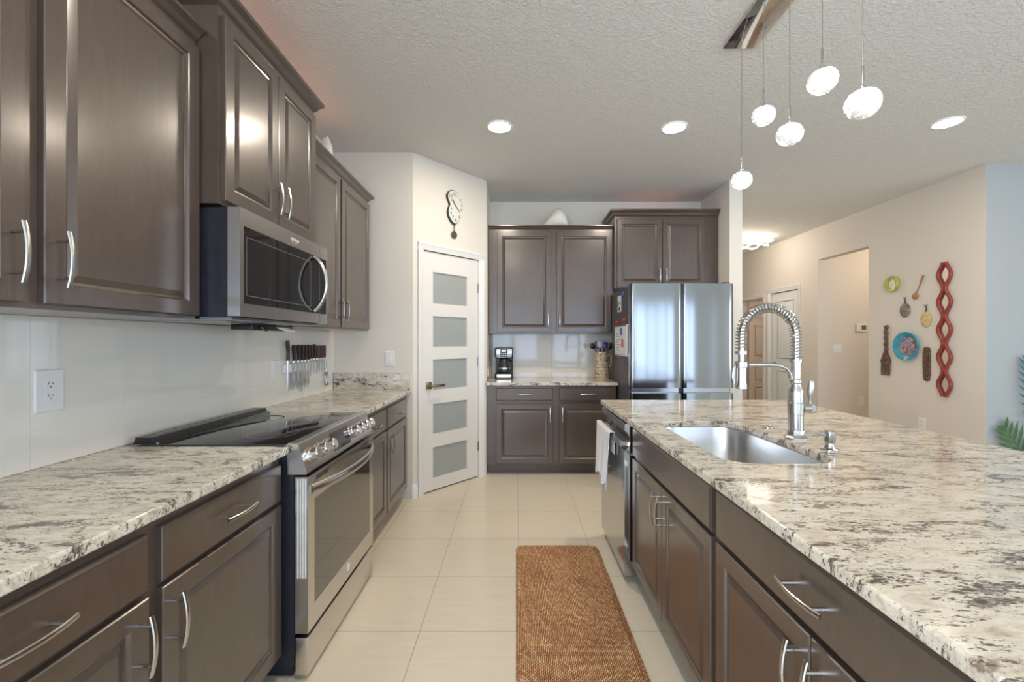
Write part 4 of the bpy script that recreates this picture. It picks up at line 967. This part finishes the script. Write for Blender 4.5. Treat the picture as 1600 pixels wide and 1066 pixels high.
# palm fronds mounted on the living room wall
def frond(name, label, mat, base, tip, L, w, curve):
    r = thing(name, label, 'leaf', base)
    b = Vector((0, -0.03, 0)); t = Vector(tip) - Vector(base); t.y = -0.03; side = Vector((-t.z, 0, t.x)).normalized()
    sp = []
    for i in range(13):
        u = i/12; sp.append(b.lerp(t, u) + side*(curve*math.sin(PI*u)) + Vector((0, -0.015*math.sin(PI*u), 0)))
    bm = bmesh.new(); add_tube(bm, sp, [0.007-0.005*i/12 for i in range(13)], 6); finish('stem', bm, mat, r)
    bm = bmesh.new(); d0 = (t-b).normalized()
    for i in range(1, 25):
        u = i/25; k = min(11, int(u*12)); p = sp[k].lerp(sp[k+1], u*12-k); d = (sp[k+1]-sp[k]).normalized(); sd = Vector((-d.z, 0, d.x)).normalized()
        ll = L*(0.55+0.45*math.sin(PI*min(1, u*0.9+0.15)))*(1.0 if u < 0.85 else 0.8)
        s = 1 if i % 2 else -1
        dirn = (d*(0.55+0.5*u) + sd*s*(1.0-0.45*u) + Vector((0, -0.1+0.06*s, 0))).normalized(); nn = dirn.cross(Vector((0, 1, 0))).normalized()
        rings = []
        for q, wd in ((0, 0.15), (0.25, 0.85), (0.5, 1.0), (0.75, 0.7), (1.0, 0.05)):
            c = p + dirn*ll*q + Vector((0, -0.006*q, 0)) - side*0*q
            rings.append([c + nn*w*wd, c + Vector((0, -0.003, 0)), c - nn*w*wd, c + Vector((0, 0.002, 0))])
        loft(bm, rings)
    if name: finish('leaflets', bm, mat, r, ang=60)
def onliv(px, py, Y=CORN): return ((px-806)*Y/F, Y-0.002, EYE-(py-533)*Y/F)
frond('palm_frond', 'green palm frond against the pale wall at the right edge', 'greenleaf', onliv(1650, 765), onliv(1562, 664), 0.25, 0.017, 0.05)
frond('palm_frond', 'blue palm frond above the green one at the right edge', 'blueleaf', onliv(1640, 700), onliv(1603, 560), 0.30, 0.013, 0.0)

# ------------------------------------------------------------------ lights of the room
def downlight(loc, label):
    r = thing('downlight', label, 'ceiling light', (loc[0], loc[1], H), group='recessed ceiling lights')
    bm = bmesh.new(); add_lathe(bm, [(0.092, -0.0005), (0.092, -0.005), (0.083, -0.008), (0.078, -0.004)], seg=32, cap0=False, cap1=False); finish('trim_ring', bm, 'shade', r)
    bm = bmesh.new(); add_lathe(bm, [(0.078, -0.002), (0.078, -0.005)], seg=32); finish('lens', bm, 'lens', r)
    area('downlight_lamp', (loc[0], loc[1], H-0.013), (0, 0, 0), 0.13, 0.13, 12, WARM, 'DISK')
downlight((-0.12, 3.15), 'round recessed ceiling light in front of the pantry door')
downlight((1.17, 3.16), 'round recessed ceiling light over the far end of the island')
downlight((3.12, 3.09), 'round recessed ceiling light at the right, beyond the pendants')
downlight((-0.12, 0.9), 'round recessed ceiling light above the camera')
# pendant fixture
pf = thing('pendant_light', 'chrome ceiling bar with five glowing crystal pendants over the island', 'pendant light', (1.18, 1.85, H))
bm = bmesh.new(); add_box(bm, -0.074, 0.098, -0.62, 0.435, -0.018, -0.0005, 0.0015); finish('canopy', bm, 'chrome', pf)
for y, z, rad in ((2.233, 2.162, 0.0505), (2.037, 2.396, 0.0505), (1.842, 2.213, 0.0515), (1.646, 2.323, 0.052), (1.454, 2.13, 0.053)):
    ly = y-1.85; lz = z-H
    bm = bmesh.new(); add_tube(bm, [(0, ly, -0.0182), (0, ly, lz+0.07)], 0.0018, 6); pd = finish('cord', bm, 'nickel', pf)
    bm = bmesh.new(); add_lathe(bm, [(0.003, 0.125), (0.0042, 0.12), (0.0042, 0.060), (0.008, 0.056), (0.008, 0.046), (0.013, 0.042), (0.013, 0.034)], (0, ly, lz), 12); finish('socket', bm, 'nickel', pd)
    bm = bmesh.new(); k = rad; add_lathe(bm, [(0.20*k, 0.74*k), (0.55*k, 0.70*k), (0.80*k, 0.54*k), (0.95*k, 0.28*k), (1.0*k, 0.0), (0.95*k, -0.32*k), (0.80*k, -0.60*k), (0.56*k, -0.80*k), (0.28*k, -0.90*k), (0.04*k, -0.93*k)], (0, ly, lz), 28); finish('crystal_shade', bm, 'crystal', pd, ang=50)
# swirl light in the hall
hl = thing('ceiling_light', 'glowing looped ribbon ceiling light in the hall behind the refrigerator', 'ceiling light', (3.60, 6.55, H))
bm = bmesh.new(); add_lathe(bm, [(0.12, -0.0005), (0.12, -0.02), (0.10, -0.03)]); finish('base', bm, 'white', hl)
bm = bmesh.new()
for ph in range(3):
    pts = [(0.30*math.cos(a)*(0.55+0.45*math.sin(a+ph)**2), 0.28*math.sin(a), -0.07-0.05*math.sin(2*a+ph*2.1)) for a in [2*PI*k/40 for k in range(41)]]
    add_tube(bm, pts, 0.012, 8, 0.5)
finish('led_ribbon', bm, 'hall', hl)
point('hall_lamp', (3.2, 6.55, H-0.35), 14, WARM, 0.12)
point('passage_lamp', (5.3, 5.0, 2.5), 22, (1.0, 0.82, 0.64), 0.12)
point('bedroom_lamp', (5.4, 7.3, 2.4), 14, (1.0, 0.80, 0.66), 0.12)
# red accent strips lying on the cabinet tops
area('accent_left', (-1.36, 2.1, 2.655), (PI, 0, 0), 0.06, 1.9, 0.8, (1.0, 0.42, 0.28))
area('accent_fridge', (1.5, 4.65, 2.69), (PI, 0, 0), 0.6, 0.05, 0.14, (1.0, 0.3, 0.2))
